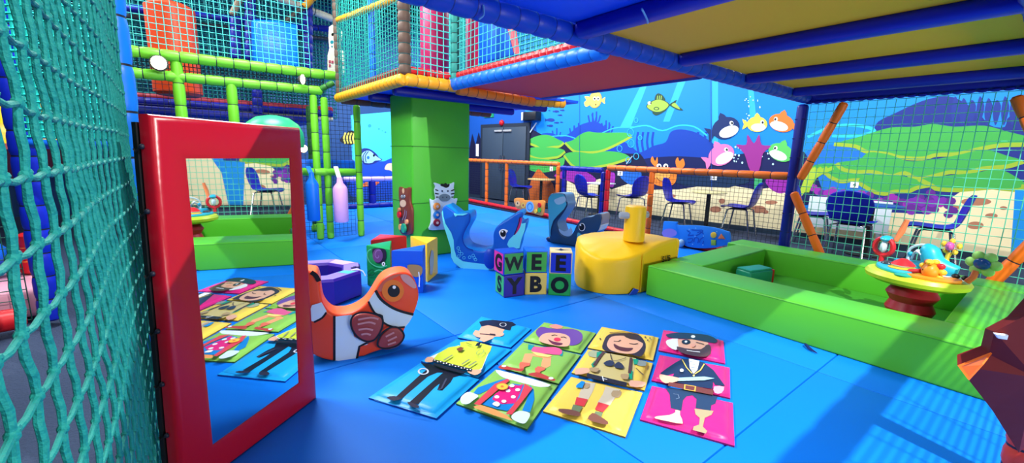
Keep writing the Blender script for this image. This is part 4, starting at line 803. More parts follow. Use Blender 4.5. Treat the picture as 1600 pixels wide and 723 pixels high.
for pts, rib in (([(238, 478), (262, 452), (310, 446), (360, 458), (386, 478), (380, 525), (350, 572), (310, 582), (268, 562), (240, 520)], [[(270, 480), (330, 470), (366, 478)], [(268, 502), (320, 492), (352, 500)], [(272, 528), (310, 522), (340, 530)], [(285, 550), (310, 546), (330, 552)]]), ([(362, 584), (380, 546), (418, 518), (455, 516), (482, 540), (484, 568), (456, 600), (405, 615), (368, 608)], [[(400, 560), (440, 540)], [(410, 580), (452, 560)], [(410, 598), (448, 585)]])):
    D3 = Deco(tuple(D.p+n*0.004), tuple(n), cf_, eps=0.0015)
    pp = [D3.pt(q, 0) for q in cf_(sm(pts, 4))]; f = MB(); f.prism([q+n*0.03 for q in pp], -n*0.03, MAR, 0.012, 3, K_)
    fin = f.build('fin', t)
    D3.p = D.p+n*0.035; D3.line(pts, 0.013, K_, 4, True)
    for r_ in rib: D3.line(r_, 0.014, M((196, 130, 130), 0.45), 3)
    D3.mb.build('fin_rays', fin)
# whale
cw = crop(680, 310, 5.5625); WB1 = M((8, 88, 190), 0.42, 0.06); WB2 = M((18, 140, 226), 0.38, 0.06); AQ = M((104, 222, 234), 0.45)
t, D, n = rocker('whale_rocker', 'blue whale rocker with raised heart-shaped tail behind the letter blocks', (2.8, 4.86, 0), (0.70, -0.71, 0), 0.4, cw,
  [(55, 120), (62, 85), (85, 62), (115, 80), (160, 112), (190, 135), (235, 132), (285, 122), (305, 145), (302, 200), (270, 260), (243, 320), (245, 380), (275, 425), (340, 450), (420, 460), (490, 430), (505, 380), (505, 310), (530, 250), (590, 205), (650, 170), (705, 130), (755, 118), (765, 150), (735, 185), (755, 215), (790, 205), (782, 270), (752, 350), (735, 430), (700, 520), (640, 590), (560, 630), (470, 648), (380, 646), (290, 635), (215, 605), (160, 560), (135, 510), (130, 430), (100, 330), (65, 220)], WB1, WB2)
D.fill([(57, 120), (66, 100), (70, 150), (90, 220), (140, 300), (160, 360), (165, 440), (185, 505), (240, 545), (330, 558), (430, 570), (520, 590), (600, 590), (560, 625), (470, 644), (380, 642), (290, 631), (216, 601), (163, 558), (139, 510), (134, 430), (104, 330), (69, 220)], AQ)
D.fill([(735, 190), (756, 218), (788, 210), (780, 270), (750, 350), (732, 432), (650, 440), (625, 400), (640, 360), (690, 310), (720, 250)], AQ); D.fill([(728, 176), (752, 168), (750, 205), (735, 255), (700, 308), (686, 312), (706, 262), (722, 215)], M((190, 40, 110), 0.45), 3); D.line([(738, 160), (728, 205), (706, 270), (686, 316)], 0.012, M((30, 20, 60), 0.5), 3)
D.fill([(555, 295), (570, 272), (600, 266), (632, 280), (618, 300), (612, 330), (595, 356), (570, 335)], WHITE, 3); D.fill(el(590, 304, 25, 30), K_); D.fill(el(584, 288, 8, 8), WHITE)
D.fill([(160, 125), (175, 158), (195, 146), (240, 148), (282, 130), (235, 132), (195, 136)], AQ, 2); D.line([(300, 140), (300, 198), (268, 258), (241, 320), (243, 380), (272, 425), (330, 448)], 0.014, M((10, 60, 160), 0.45), 4)
for x, y in ((210, 460), (230, 480), (205, 500), (250, 515), (300, 510), (340, 515), (350, 530), (330, 495), (200, 430)): D.line(el(x, y, 12, 12, 12), 0.005, AQ, 0, True)
D.mb.build('printed_markings', t); f = MB(); q = D.pt(cw([(480, 520)])[0]); f.ball(q+n*0.02, 0.09, 0.05, 0.14, M((14, 60, 170), 0.42), 14, 10, Matrix.Rotation(math.atan2(n.y, n.x)+PI/2, 3, 'Z')); f.build('fin', t)
# shark
cs = crop(840, 290, 6.569); SK = M((32, 66, 100), 0.45, 0.06); SK2 = M((92, 128, 160), 0.45, 0.06)
t, D, n = rocker('shark_rocker', 'grey-blue shark rocker with a raised tail behind the yellow submarine', (5.1, 5.42, 0), (0.3, -0.954, 0), 0.36, cs,
  [(100, 180), (110, 120), (140, 82), (200, 76), (265, 80), (285, 110), (292, 160), (302, 190), (285, 240), (240, 310), (200, 370), (210, 430), (235, 490), (280, 520), (330, 520), (368, 470), (385, 430), (420, 370), (480, 325), (560, 315), (600, 290), (640, 290), (650, 330), (640, 400), (610, 470), (560, 530), (520, 590), (430, 610), (400, 640), (330, 650), (220, 640), (150, 600), (120, 540), (110, 430), (108, 300)], SK, SK2)
D.fill([(104, 180), (114, 122), (143, 88), (200, 82), (262, 86), (282, 112), (288, 160), (298, 192), (270, 240), (200, 310), (160, 360), (140, 420), (138, 500), (124, 530), (114, 430), (112, 300)], M((70, 170, 196), 0.45)); D.fill([(170, 150), (200, 130), (255, 110), (282, 118), (288, 158), (240, 190), (195, 190)], M((160, 195, 216), 0.45), 3)
D.line([(300, 165), (298, 210), (250, 280), (175, 360), (142, 440), (138, 510)], 0.022, M((18, 40, 80), 0.5), 4)
D.fill([(215, 440), (236, 486), (280, 515), (330, 515), (362, 472), (340, 420), (330, 440), (280, 470), (240, 455)], M((150, 180, 205), 0.45), 3)
D.fill([(412, 480), (470, 510), (540, 512), (600, 480), (590, 515), (540, 560), (470, 580), (420, 590), (405, 560)], M((84, 176, 190), 0.45), 3); D.fill([(412, 580), (418, 510), (440, 530), (460, 560)], BLACK, 2); D.fill([(420, 575), (428, 520), (448, 560)], WHITE)
D.fill(el(455, 425, 33, 42, 20), WHITE); D.fill(el(453, 424, 28, 36, 20), K_); D.fill(el(440, 404, 8, 9), WHITE); D.mb.build('printed_markings', t)
ua = V(0.3, -0.954, 0).normalized(); a, b, c_, d_ = [D.pt(cs([q])[0], 0) for q in ((642, 292), (648, 330), (636, 402), (610, 462))]
f = MB(); f.prism([a-n*0.03, a-n*0.33, b-n*0.34+ua*0.01, c_-n*0.33, c_-n*0.03, b-n*0.02+ua*0.01], ua*0.025, M((146, 134, 132), 0.45), 0.008); f.build('snout', t, label='grey snout end')
f = MB(); f.prism([c_-n*0.03, c_-n*0.33, d_-n*0.33, d_-n*0.03], ua*0.03, M((214, 208, 196), 0.45), 0.008); f.build('lower_jaw', t, label='cream lower jaw')
f = MB(); q = D.pt(cs([(110, 560)])[0], 0); f.ball(q-n*0.1, 0.06, 0.12, 0.05, M((20, 40, 80), 0.5), 12, 8); f.build('rear_fin', t)
# ---- letter blocks: two rows of three
BS = 0.245
lets = [(2.70, 3.70, 0, -0.22, [('Y', (52, 40, 150)), ('S', (60, 170, 90))], 'purple letter block showing Y and a green S side, bottom left of the stack'),
        (3.03, 3.50, 0, -0.46, [('B', (238, 206, 96)), ('', (20, 110, 190))], 'yellow letter block showing B, bottom middle of the stack'),
        (3.26, 3.33, 0, -0.68, [('O', (40, 160, 70)), ('', (60, 60, 170))], 'green letter block showing O, bottom right of the stack'),
        (2.69, 3.69, 1, -0.27, [('W', (70, 180, 80)), ('G', (200, 40, 140))], 'green letter block showing W with a pink side, top left of the stack'),
        (3.02, 3.50, 1, -0.52, [('E', (70, 180, 70)), ('', (20, 100, 200))], 'green letter block showing E, top middle of the stack'),
        (3.26, 3.335, 1, -0.66, [('E', (22, 50, 190)), ('', (232, 150, 120))], 'dark blue letter block showing E, top right of the stack')]
tops = [(52, 40, 150), (238, 206, 96), (40, 160, 70), (20, 70, 190), (20, 100, 210), (240, 214, 150)]
def q_front(px, py): return at(px, py)
spots = [((787.7, 465.4), (818.8, 461.3)), ((819.3, 460.6), (854.2, 460)), ((855.5, 461), (892, 463))]
for i, (cx, cy, row, rz, sides, lb) in enumerate(lets):
    a, b = [at(*q) for q in spots[i % 3]]; u = (b-a).normalized(); w = BS; nf = V(u.y, -u.x, 0); nf = nf if nf.dot(EYE-a) > 0 else -nf
    mid = (a+b)/2
    if row: 
        sh_ = (-0.012, 0.0, 0.003)[i % 3]; mid = mid+u*sh_+nf*-0.004
        an = 0.03*(1, -1, 1)[i % 3]; u = V(u.x*math.cos(an)-u.y*math.sin(an), u.x*math.sin(an)+u.y*math.cos(an), 0); nf = V(u.y, -u.x, 0); nf = nf if nf.dot(EYE-a) > 0 else -nf
    z0 = row*(BS+0.002); c = mid-nf*w/2
    t = thing('letter_block', lb, 'letter block', (c.x, c.y, z0), 'stacked letter blocks')
    base = M(tops[i], 0.38); f = MB()
    f.box((c.x, c.y, z0+BS/2), w/2-0.001, w/2-0.001, BS/2, base, 0.008, 2, math.atan2(u.y, u.x)); f.build('cover', t)
    cc = V(c.x, c.y, z0+BS/2); f = MB()
    for (ch, rgb), nn, xd in ((sides[0], nf, u), (sides[1], -u, -nf)):
        fc = cc+nn*(w/2+0.0005); g = (w/2-0.012)
        xd_ = V(0, 0, 1).cross(nn).normalized()
        f.poly([fc-xd_*g-V(0, 0, g), fc+xd_*g-V(0, 0, g), fc+xd_*g+V(0, 0, g), fc-xd_*g+V(0, 0, g)], M(rgb, 0.38))
        if ch: glyph(ch, 0.235 if ch != 'W' else 0.2, M((10, 10, 14), 0.5), fc, xd_, (0, 0, 1), 0.05 if ch not in 'WE' else 0.04, 0.0015, f)
    f.build('letter_face', t)
    if i == 5: # black figure printed on the cream top
        f = MB(); tp = V(c.x, c.y, z0+BS+0.0008); f.poly([tp+u*x+nf*y for x, y in sm([(-.07, .02), (-.02, -.01), (0, -.06), (.03, -.01), (.09, .0), (.03, .03), (.0, .06), (-.03, .03)], 3)], M((20, 22, 40), 0.5)); f.build('printed_top', t)
# ---- yellow submarine
t = thing('submarine_seat', 'soft yellow submarine seat with a round tower beside the letter blocks', 'soft play toy', (4.0, 3.1, 0))
foot = [(4.06, 2.76), (4.055, 2.763), (3.88, 2.80), (3.74, 2.87), (3.62, 2.98), (3.56, 3.13), (3.57, 3.28), (3.64, 3.42), (3.8, 3.55), (4.05, 3.6), (4.35, 3.56), (4.62, 3.4), (4.7, 3.1), (4.7, 2.78), (4.695, 2.765)]
foot = [(p[0], p[1]) for p in foot]
fp = []
for i, p in enumerate(sm(foot, 4)): fp.append(V(p[0], p[1], 0))
cx_, cy_ = 4.25, 3.05; f = MB(); N = len(fp)
def ztop(q):
    e = max(0.0, ((q.x-4.06)+(q.y-2.76))*0.7071+0.12); return 0.415+0.15*math.sin(min(1.0, e/0.5)*PI/2)
def hring(s, g, dz=0.0):
    out = []
    for p in fp:
        q = V(cx_+(p.x-cx_)*s, cy_+(p.y-cy_)*s, 0); q.z = ztop(q)*g+dz
        out.append(q+V(0.003*math.sin(q.y*41+q.z*17), 0.003*math.sin(q.x*37+q.z*23), 0.002*math.sin(q.x*31+q.y*23)))
    return out
prof = [(0.97, 0, 0.006), (0.99, 0, 0.04), (1.0, 0.3, 0), (1.0, 0.6, 0), (1.0, 0.86, 0), (0.993, 0.94, 0), (0.975, 0.985, 0), (0.945, 1.0, 0), (0.9, 1.005, 0), (0.75, 1.01, 0), (0.5, 1.01, 0), (0.2, 1.01, 0)]
for s_, g_, d in prof: f.v += hring(s_, g_, d)
mi = f.m(YELLOW)
for i in range(len(prof)-1):
    for k in range(N): f.f.append([i*N+k, i*N+(k+1) % N, (i+1)*N+(k+1) % N, (i+1)*N+k]); f.mi.append(mi)
f.f.append([(len(prof)-1)*N+k for k in range(N)]); f.mi.append(mi); f.f.append(list(range(N))[::-1]); f.mi.append(mi)
f.build('hull', t, angle=60)
tb = at(990, 372, 0.585); f = MB(); f.lathe((tb.x, tb.y, 0.56), [(0.12, 0), (0.122, 0.02), (0.12, 0.37), (0.112, 0.40), (0.09, 0.412)], YELLOW, 24); tw = f.build('tower', t)
hd_ = V(math.cos(TH), -math.sin(TH), 0)
for s_, e_ in ((-1, 0.2), (1, 0.17)):
    f = MB(); p = V(tb.x, tb.y, 0.86+0.01*s_); f.tube([p+hd_*s_*0.09-_fw*0.05*(1 if s_ < 0 else -1), p+hd_*s_*(e_-0.01)-_fw*0.05*(1 if s_ < 0 else -1), p+hd_*s_*e_-_fw*0.05*(1 if s_ < 0 else -1)], 0.04, M((160, 172, 185), 0.4), 12, rr=[0.04, 0.04, 0.028]); f.build('periscope_peg', tw)
mbk = glyph('SUB', 0.1, M((20, 20, 20), 0.5), (4.47, 2.744, 0.35), (1, 0, 0), (0, 0, 1), 0.015, 0.004); mbk.build('lettering', t)
f = MB(); f.prism([(3.86, 2.79, 0.003), (3.95, 2.765, 0.003), (3.98, 2.755, 0.05), (3.92, 2.77, 0.075)], (0.0, -0.012, 0), M((20, 70, 180), 0.45)); f.build('torn_patch', t, label='blue patch at the bottom edge')
# ---- four triangular activity wedges standing in a ring
HT = 0.475
def wedge(pts, rgb, label, group='triangular activity wedges standing in a ring'):
    P_ = [V(x, y, 0) for x, y in pts]; c = sum(P_, V(0, 0, 0))/3; P_ = [c+(p-c)*0.97 for p in P_]; t = thing('activity_wedge', label, 'activity wedge', c, group)
    f = MB(); f.prism(P_, (0, 0, HT), M(rgb, 0.38, 0.06), 0.012, 2); f.build('cover', t); return t
tg = wedge([(1.585, 4.69), (1.935, 4.80), (1.725, 4.33)], (22, 150, 82), 'green triangular wedge with a purple spiral, left of the ring')
tb_ = wedge([(1.715, 4.29), (2.17, 4.385), (1.99, 4.09)], (18, 88, 210), 'blue triangular wedge with a tan patch at the front of the ring')
ty = wedge([(2.205, 4.42), (2.495, 4.70), (2.24, 4.96)], (248, 204, 56), 'yellow triangular wedge with a silver mirror strip, right of the ring')
wedge([(1.72, 4.93), (1.96, 5.26), (2.21, 4.98)], (205, 28, 48), 'red triangular wedge at the back of the ring')
cp = crop(560, 355, 6.03)
def face(p0, p1, c): 
    d = V(p1[0]-p0[0], p1[1]-p0[1], 0); n = V(d.y, -d.x, 0).normalized(); n = n if n.dot(EYE-V(*p0, 0)) > 0 else -n
    return Deco((p0[0]+n.x*0.004, p0[1]+n.y*0.004, 0), tuple(n), c, eps=0.0015)
D = face((1.585, 4.69), (1.725, 4.33), cp)
D.fill([(130, 210), (165, 196), (245, 204), (262, 240), (258, 290), (235, 330), (170, 335), (140, 280)], M((34, 30, 52), 0.5), 3); D.fill(el(182, 266, 48, 66, 20), M((112, 70, 128), 0.5)); D.line([(185+math.cos(a/3)*(4+a*2.4), 266+math.sin(a/3)*(5+a*3.3)) for a in range(0, 17)], 0.012, M((150, 110, 170), 0.5)); D.fill(el(236, 345, 16, 20), WHITE); D.fill(el(236, 345, 6, 8), BLACK)
D.line([(120, 205), (90, 225), (82, 270), (110, 330), (160, 365), (215, 375), (270, 360)], 0.012, M((80, 200, 150), 0.5), 3); D.line([(85, 430), (120, 400), (150, 410), (145, 445), (100, 450)], 0.012, M((20, 90, 60), 0.5), 3, True); D.line([(150, 420), (190, 400), (230, 410)], 0.012, M((80, 200, 150), 0.5), 3); D.mb.build('printed_spiral', tg)
D = face((1.715, 4.29), (1.99, 4.09), cp); D.fill([(460, 360), (540, 352), (590, 368), (604, 400), (590, 450), (540, 468), (490, 440)], M((170, 132, 80), 0.6), 3); D.line([(568, 420), (576, 480), (572, 550)], 0.012, WHITE); D.fill(el(572, 552, 7, 10), WHITE); D.mb.build('lace_patch', tb_)
D = face((2.205, 4.42), (2.495, 4.70), cp); D.fill([(690, 215), (706, 230), (712, 290), (706, 380), (694, 446), (674, 440), (676, 380), (670, 320), (680, 260)], M((178, 172, 150), 0.25), 3); D.mb.build('mirror_strip', ty)
# ---- purple eight-sided ring
t = thing('soft_ring', 'low purple many-sided soft ring behind the fish rocker', 'soft play ring', (1.06, 4.66, 0))
ocs = lambda r, z, o=0.1: [V(1.05+r*math.cos(2*PI*k/8+o), 4.67+r*1.0*math.sin(2*PI*k/8+o), z) for k in range(8)]
f = MB(); prf = [(0.45, 0.003), (0.475, 0.02), (0.475, 0.25), (0.455, 0.275), (0.29, 0.275), (0.27, 0.25), (0.27, 0.02), (0.28, 0.003)]; PU = M((62, 34, 150), 0.38, 0.1); PU2 = M((140, 118, 214), 0.4)
for r, z in prf: f.v += ocs(r, z)
for i in range(8):
    for k in range(8):
        j = (i+1) % 8; f.f.append([i*8+k, i*8+(k+1) % 8, j*8+(k+1) % 8, j*8+k]); f.mi.append(f.m(PU2 if i == 3 else PU))
f.build('cover', t); f = MB(); top = ocs(0.445, 0.277); inn = ocs(0.30, 0.277)
def seg(k, mat, a=0.1, b=0.9, z=0.0):
    o0, o1, i0, i1 = top[k], top[(k+1) % 8], inn[k], inn[(k+1) % 8]; f.poly([o0.lerp(o1, a)+V(0, 0, z), o0.lerp(o1, b)+V(0, 0, z), i0.lerp(i1, b)+V(0, 0, z), i0.lerp(i1, a)+V(0, 0, z)], mat)
seg(0, M((222, 170, 225), 0.4), 0.1, .95); seg(2, M((225, 90, 180), 0.4), .2, .8); seg(5, M((232, 222, 228), 0.4), .15, .7); seg(6, M((80, 190, 180), 0.4), .6, .95); seg(1, M((150, 120, 215), 0.4)); seg(3, M((150, 120, 215), 0.4)); f.build('touch_patch', t)
f = MB(); p = (top[7]+inn[7])/2; f.tube([p+V(0, 0, 0), p+V(.05, -.03, 0.012), p+V(.1, -.06, -.01), p+V(.12, -.08, -.06)], 0.007, WHITE, 6)
for k in range(3): f.ball((top[7]*0.6+inn[0]*0.4)+V(0.03*k, 0.02*(k % 2), 0.005), 0.022, 0.02, 0.008, M((40, 30, 90), 0.5), 10, 6)
f.build('lace', t)
# ---- green soft walls round the ball pool
GW = M((84, 186, 46), 0.42, 0.05, name='pool_green_vinyl')
def wall_block(label, lo, hi, rot=0.0):
    c = ((lo[0]+hi[0])/2, (lo[1]+hi[1])/2, 0); t = thing('soft_wall', label, 'soft wall', c, 'green soft walls of the toy pit')
    f = MB(); f.box((c[0], c[1], 0.172), (hi[0]-lo[0])/2, (hi[1]-lo[1])/2, 0.171, GW, 0.016, 3, rot); f.build('cover', t)
    f = MB(); f.box((c[0], c[1], 0.327), (hi[0]-lo[0])/2+0.0015, (hi[1]-lo[1])/2+0.0015, 0.003, M((60, 150, 40), 0.5), 0.002, 1, rot); f.build('piping', t)
    return t
nw = wall_block('long green soft wall at the front of the pit, nearest the picture pads', (4.03, -0.75), (4.52, 2.69))
wall_block('green soft wall closing the left end of the pit beside the submarine', (4.53, 2.33), (6.19, 2.72))
wall_block('long green soft wall at the back of the pit under the green net', (6.21, -0.75), (6.66, 2.86))
wall_block('green soft wall closing the right end of the pit beside the star', (4.53, -0.55), (6.2, 0.40))
p = at(1255, 541); f = MB(); f.tube([p+V(0.03, 0, 0.02), p+V(-.01, -.02, 0.025), p+V(-.05, -.06, .018), p+V(-.08, -.12, .012)], 0.011, M((10, 30, 90), 0.5), 8, rr=[.004, .012, .012, .004]); f.build('fabric_tab', nw, label='dark blue tab at the floor')
# small toy lying in the pit
a = at(1211, 432, 0.2); t = thing('toy_box', 'small flat teal and red toy lying inside the green pit', 'toy', (5.35, 2.05, 0.031))
f = MB(); f.box((5.38, 2.12, 0.131), 0.2, 0.1, 0.1, M((30, 150, 120), 0.4), 0.02, 3, -0.25); f.build('body', t)
f = MB(); f.box((5.38, 2.12, 0.241), 0.19, 0.09, 0.012, M((40, 160, 140), 0.4), 0.008, 2, -0.25); f.build('lid', t)
f = MB(); f.box((5.585, 2.065, 0.131), 0.02, 0.095, 0.1, RED, 0.01, 2, -0.25); f.build('end_panel', t, label='red end panel')

t = thing('pit_mat', 'green mat lining the bottom of the toy pit', 'mat', (5.36, 1.36, 0.0)); f = MB(); f.box2((4.53, 0.41, 0.001), (6.2, 2.32, 0.03), M((60, 150, 40), 0.5, 0.06), 0.008, 2); f.build('cover', t)
# ---- baby activity table standing in the pit
TC = V(5.25, 0.70, 0)
t = thing('activity_table', 'round lime baby activity table on a red foot inside the green pit', 'activity table', TC)
RT = 0.35; zT = 0.47
f = MB(); f.lathe(TC, [(0.17, 0.031), (0.17, 0.07), (0.145, 0.12), (0.18, 0.2), (0.15, 0.27), (0.19, 0.34), (0.15, 0.41), (0.2, 0.45)], M((170, 22, 40), 0.4), 24); f.build('foot', t, label='ribbed red foot')
f = MB(); f.lathe(TC, [(RT-0.06, zT-0.03), (RT, zT), (RT+0.01, zT+0.035), (RT-0.01, zT+0.065), (RT-0.04, zT+0.07), (0.05, zT+0.06)], M((196, 222, 60), 0.35), 36)
W1 = V(-0.40, -0.915, 0).normalized(); W2 = V(0.915, -0.40, 0).normalized()
for i, q in enumerate(f.v): r_ = q-TC; f.v[i] = TC+W1*r_.dot(W1)*1.06+W2*r_.dot(W2)*0.9+V(0, 0, r_.z)
f.build('table_top', t)
zt = zT+0.068
def tp(a, b, z=0): return TC+W1*a*0.98+W2*b*0.9+V(0, 0, zt+z)
CY = M((40, 186, 222), 0.35); OR2 = M((246, 150, 40), 0.4); RD2 = M((224, 44, 56), 0.38); YE2 = M((250, 200, 60), 0.4); PAL = M((210, 236, 246), 0.3)
def flatpad(pts, h, mat, name, z=0.0, bev=0.01, par=None):
    f = MB(); f.prism([tp(a, b, z+h) for a, b in sm(pts, 4)], V(0, 0, -h), mat, bev, 2); return f.build(name, par or t)
flatpad([(-0.33, -0.02), (-0.2, -0.2), (0.0, -0.27), (0.06, -0.18), (-0.02, -0.02), (-0.15, 0.06), (-0.28, 0.1)], 0.03, CY, 'play_tray')
flatpad([(0.08, -0.27), (0.25, -0.22), (0.35, -0.06), (0.3, 0.04), (0.18, -0.06), (0.1, -0.16)], 0.03, OR2, 'play_tray')
flatpad([(0.12, -0.08), (0.3, 0.06), (0.25, 0.16), (0.1, 0.05)], 0.02, WHITE, 'play_tray')
flatpad([(-0.3, 0.16), (-0.1, 0.05), (0.12, 0.1), (0.1, 0.28), (-0.1, 0.34)], 0.07, CY, 'rear_console', 0.0, 0.02)
f = MB(); f.ball(tp(-0.24, -0.02, 0.035), 0.05, 0.05, 0.025, M((60, 70, 80), 0.1), 16, 8); f.build('mirror_dome', t)
f = MB(); f.lathe(tp(-0.07, -0.08, 0.02), [(0.1, 0), (0.105, 0.015), (0.075, 0.03), (0.09, 0.045), (0.06, 0.075), (0.025, 0.1)], RD2, 20, [RD2, YE2, PAL, RD2, RD2]); f.build('spinner', t)
f = MB(); f.ball(tp(0.17, -0.12, 0.07), 0.075, 0.06, 0.07, OR2, 16, 10); hd2 = f.build('lion_head', t)
f = MB(); vv = (EYE-tp(0.17, -0.12, 0.07)).normalized()
for k in range(9): a = 2*PI*k/9; f.ball(tp(0.17+0.075*math.cos(a), -0.1, 0.075+0.075*math.sin(a)), 0.026, 0.03, 0.026, RD2 if k % 2 else YE2, 8, 6)
f.build('mane', hd2); f = MB(); f.ball(tp(0.17, -0.155, 0.15), 0.05, 0.03, 0.025, YE2, 10, 6)
for s_ in (-1, 1): f.ball(tp(0.17+0.022*s_, -0.185, 0.08), 0.008, 0.006, 0.01, BLACK, 8, 5)
f.build('face', hd2)
f = MB(); f.tube([tp(0.02, -0.14, 0.03), tp(0.1, -0.13, 0.05)], 0.02, RD2, 8); f.build('arm', t); f = MB(); f.lathe(tp(0.06, -0.27, 0.0), [(0.06, 0), (0.065, 0.01), (0.03, 0.025)], M((40, 170, 150), 0.4), 14); f.build('button', t)
for x in (0.26, 0.33): 
    f = MB(); f.ball(tp(x, 0.06, 0.04), 0.028, 0.028, 0.022, BLACK, 10, 6); f.build('knob', t)
f = MB(); f.tube(sm([tp(-0.36, 0.08, 0.02), tp(-0.36, 0.08, 0.08)], 2, False), 0.022, RD2, 8); f.tube([tp(-0.36+0.085*math.cos(a), 0.08, 0.17+0.085*math.sin(a)) for a in [2*PI*k/20 for k in range(20)]], 0.022, RD2, 8, closed=True); f.ball(tp(-0.36, 0.08, 0.17), 0.06, 0.03, 0.06, PAL, 12, 8); f.build('ring_rattle', t)
f = MB(); f.tube([tp(-0.31, 0.15, 0.23), tp(-0.3, 0.2, 0.33), tp(-0.27, 0.2, 0.45)], 0.022, M((236, 130, 80), 0.4), 8, rr=[0.018, 0.028, 0.02]); f.build('orange_stick', t)
f = MB(); f.ball(tp(-0.36, 0.1, 0.25), 0.09, 0.05, 0.03, CY, 12, 8); f.build('rattle_cap', t)
f = MB(); f.tube(sm([tp(-0.2, 0.2, 0.06), tp(-0.2, 0.2, 0.18), tp(-0.08, 0.2, 0.24), tp(0.05, 0.2, 0.16), tp(0.05, 0.2, 0.06)], 5, False), 0.012, PAL, 8); f.tube(sm([tp(-0.2, 0.24, 0.07), tp(-0.13, 0.18, 0.17), tp(-0.06, 0.24, 0.08), tp(0.0, 0.2, 0.15)], 5, False), 0.01, WHITE, 8); f.build('bead_arch', t)
f = MB()
for k in range(5): f.ball(tp(-0.19+0.06*k, 0.2, 0.1+0.07*math.sin(k*0.8+0.5)), 0.022, 0.022, 0.022, (CY, PAL, GREEN, CY, WHITE)[k], 10, 6)
f.build('bead', t)
f = MB(); pts = sm([tp(-0.03, 0.1, 0.22), tp(0.02, 0.1, 0.2), tp(0.06, 0.1, 0.12), tp(0.13, 0.12, 0.08), tp(0.22, 0.16, 0.06)], 4, False); f.tube(pts, 0.07, CY, 12, rr=[0.05+0.028*math.sin(PI*k/(len(pts)-1)) for k in range(len(pts))]); f.build('blue_animal', t)
f = MB(); f.tube([tp(0.12, 0.16, 0.06), tp(0.12, 0.16, 0.16), tp(0.13, 0.16, 0.22)], 0.03, YE2, 8, rr=[0.04, 0.016, 0.022])
for k in range(5): a = 2*PI*k/5+0.3; f.ball(tp(0.135+0.06*math.cos(a), 0.16, 0.27+0.05*math.sin(a)), 0.032, 0.02, 0.026, YE2, 8, 6)
fl = f.build('flower_rattle', t); f = MB(); f.ball(tp(0.135, 0.14, 0.275), 0.045, 0.03, 0.04, M((206, 90, 170), 0.35), 12, 8); f.build('flower_centre', fl)
f = MB(); f.tube([tp(0.36, 0.02, 0.02), tp(0.39, 0.03, 0.07), tp(0.39, 0.05, 0.12)], 0.022, M((190, 96, 44), 0.45), 8); st = f.build('flower_stem', t)
f = MB(); fc = tp(0.42, 0.06, 0.19)
for k in range(6): a = 2*PI*k/6; f.ball(fc+W1*0.075*math.cos(a)+V(0, 0, 0.065*math.sin(a)), 0.045, 0.02, 0.042, M((146, 206, 110), 0.4), 10, 6, Matrix.Rotation(math.atan2(W1.y, W1.x), 3, 'Z'))
f.build('mirror_flower', st); f = MB(); f.ball(fc-W2*0.018, 0.056, 0.016, 0.046, M((30, 76, 150), 0.15), 16, 8, Matrix.Rotation(math.atan2(W1.y, W1.x), 3, 'Z')); f.build('flower_mirror', st)
# ---- foam star close at the right edge
t = thing('foam_star', 'dark red foam star with a lit tip coloured orange close at the right edge', 'star', (1.95, -0.06, 0.5))
n_ = V(-math.sin(TH), -math.cos(TH), -0.35).normalized()
sp = EYE+ray(1600, 600)*1.68
def spx(x, y, d=0): return onpl(x, y, tuple(sp+n_*d), tuple(n_))
tips = [(1496, 571), (1545, 553), (1554, 518), (1600, 494), (1650, 440), (1672, 530), (1740, 545), (1690, 610), (1710, 690), (1640, 660), (1592, 707), (1550, 640)]
f = MB(); ctr = spx(1618, 590, 0.07); ps_ = [spx(*q) for q in tips]; DR = M((118, 16, 8), 0.75, 0.08, name='star_vinyl'); OF_LIT = M((240, 110, 40), 0.4)
c0_ = spx(1618, 590)
bk_ = lambda p: c0_+(p-c0_)*0.8-n_*0.07
for i in range(len(ps_)):
    a, b = ps_[i], ps_[(i+1) % len(ps_)]; f.add([a, b, ctr], [[0, 1, 2]], DR); f.add([a, b, bk_(b), bk_(a)], [[0, 1, 2, 3]], DR)
f.poly([bk_(p) for p in ps_], DR); f.build('body', t, angle=20)
f = MB(); f.prism([spx(1496, 570.5, 0.008), spx(1548, 550, 0.006), spx(1534, 568, 0.06), spx(1512, 592, 0.085)], n_*0.006, OF_LIT); f.build('facet', t, label='star tip coloured bright orange as if lit')  # lamplight on the tip put into the colour, orange over the dark red
f = MB(); f.prism([spx(1551, 519, .004), spx(1572, 521, .01), spx(1570, 528, .01), spx(1556, 526, .006)], n_*0.01, WHITE, 0.002); f.build('label_tag', t, label='white fabric tag')
t = thing('padded_post', 'red-orange padded post at the lower right corner behind the star', 'post', (1.75, 0.05, 0))
pp = at(1585, 735); f = MB(); a = at(1580, 760); f.pad((a.x, a.y, 0.0), (a.x, a.y, 1.5), 0.055, M((206, 60, 40), 0.42, 0.08), TIE, 0.11); f.build('padding', t)
t.location = V(a.x, a.y, 0)*K
for ch in t.children:
    for v in ch.data.vertices: v.co -= (V(a.x, a.y, 0)-V(1.75, 0.05, 0))*K
# ---- activity panels
def board(name, label, p, n, c, outline, mat, th=0.035, k=3, cat='activity panel'):
    D = Deco(p, n, c); nn = D.n; P_ = [D.pt(q, 0) for q in c(sm(outline, k))]; lo = min(P_, key=lambda q: q.z)
    t = thing(name, label, cat, (lo.x, lo.y, lo.z)); f = MB(); f.prism(P_, -nn*th, mat, 0.008, 2); f.build('board', t)
    return t, D
cz = crop(600, 270, 5.565); zw = M((196, 220, 236), 0.42)
t, D = board('zebra_panel', 'pale zebra activity panel with three round dials on the green pillar', (2.9, 5.562, 0), (0, -1, 0), cz, [(400, 230), (420, 236), (445, 232), (450, 215), (440, 150), (450, 120), (437, 86), (470, 92), (500, 102), (560, 97), (590, 92), (613, 83), (608, 130), (615, 170), (605, 215), (612, 225), (640, 222), (630, 270), (632, 330), (634, 400), (642, 485), (560, 492), (500, 494), (396, 494), (410, 430), (412, 330)], zw)
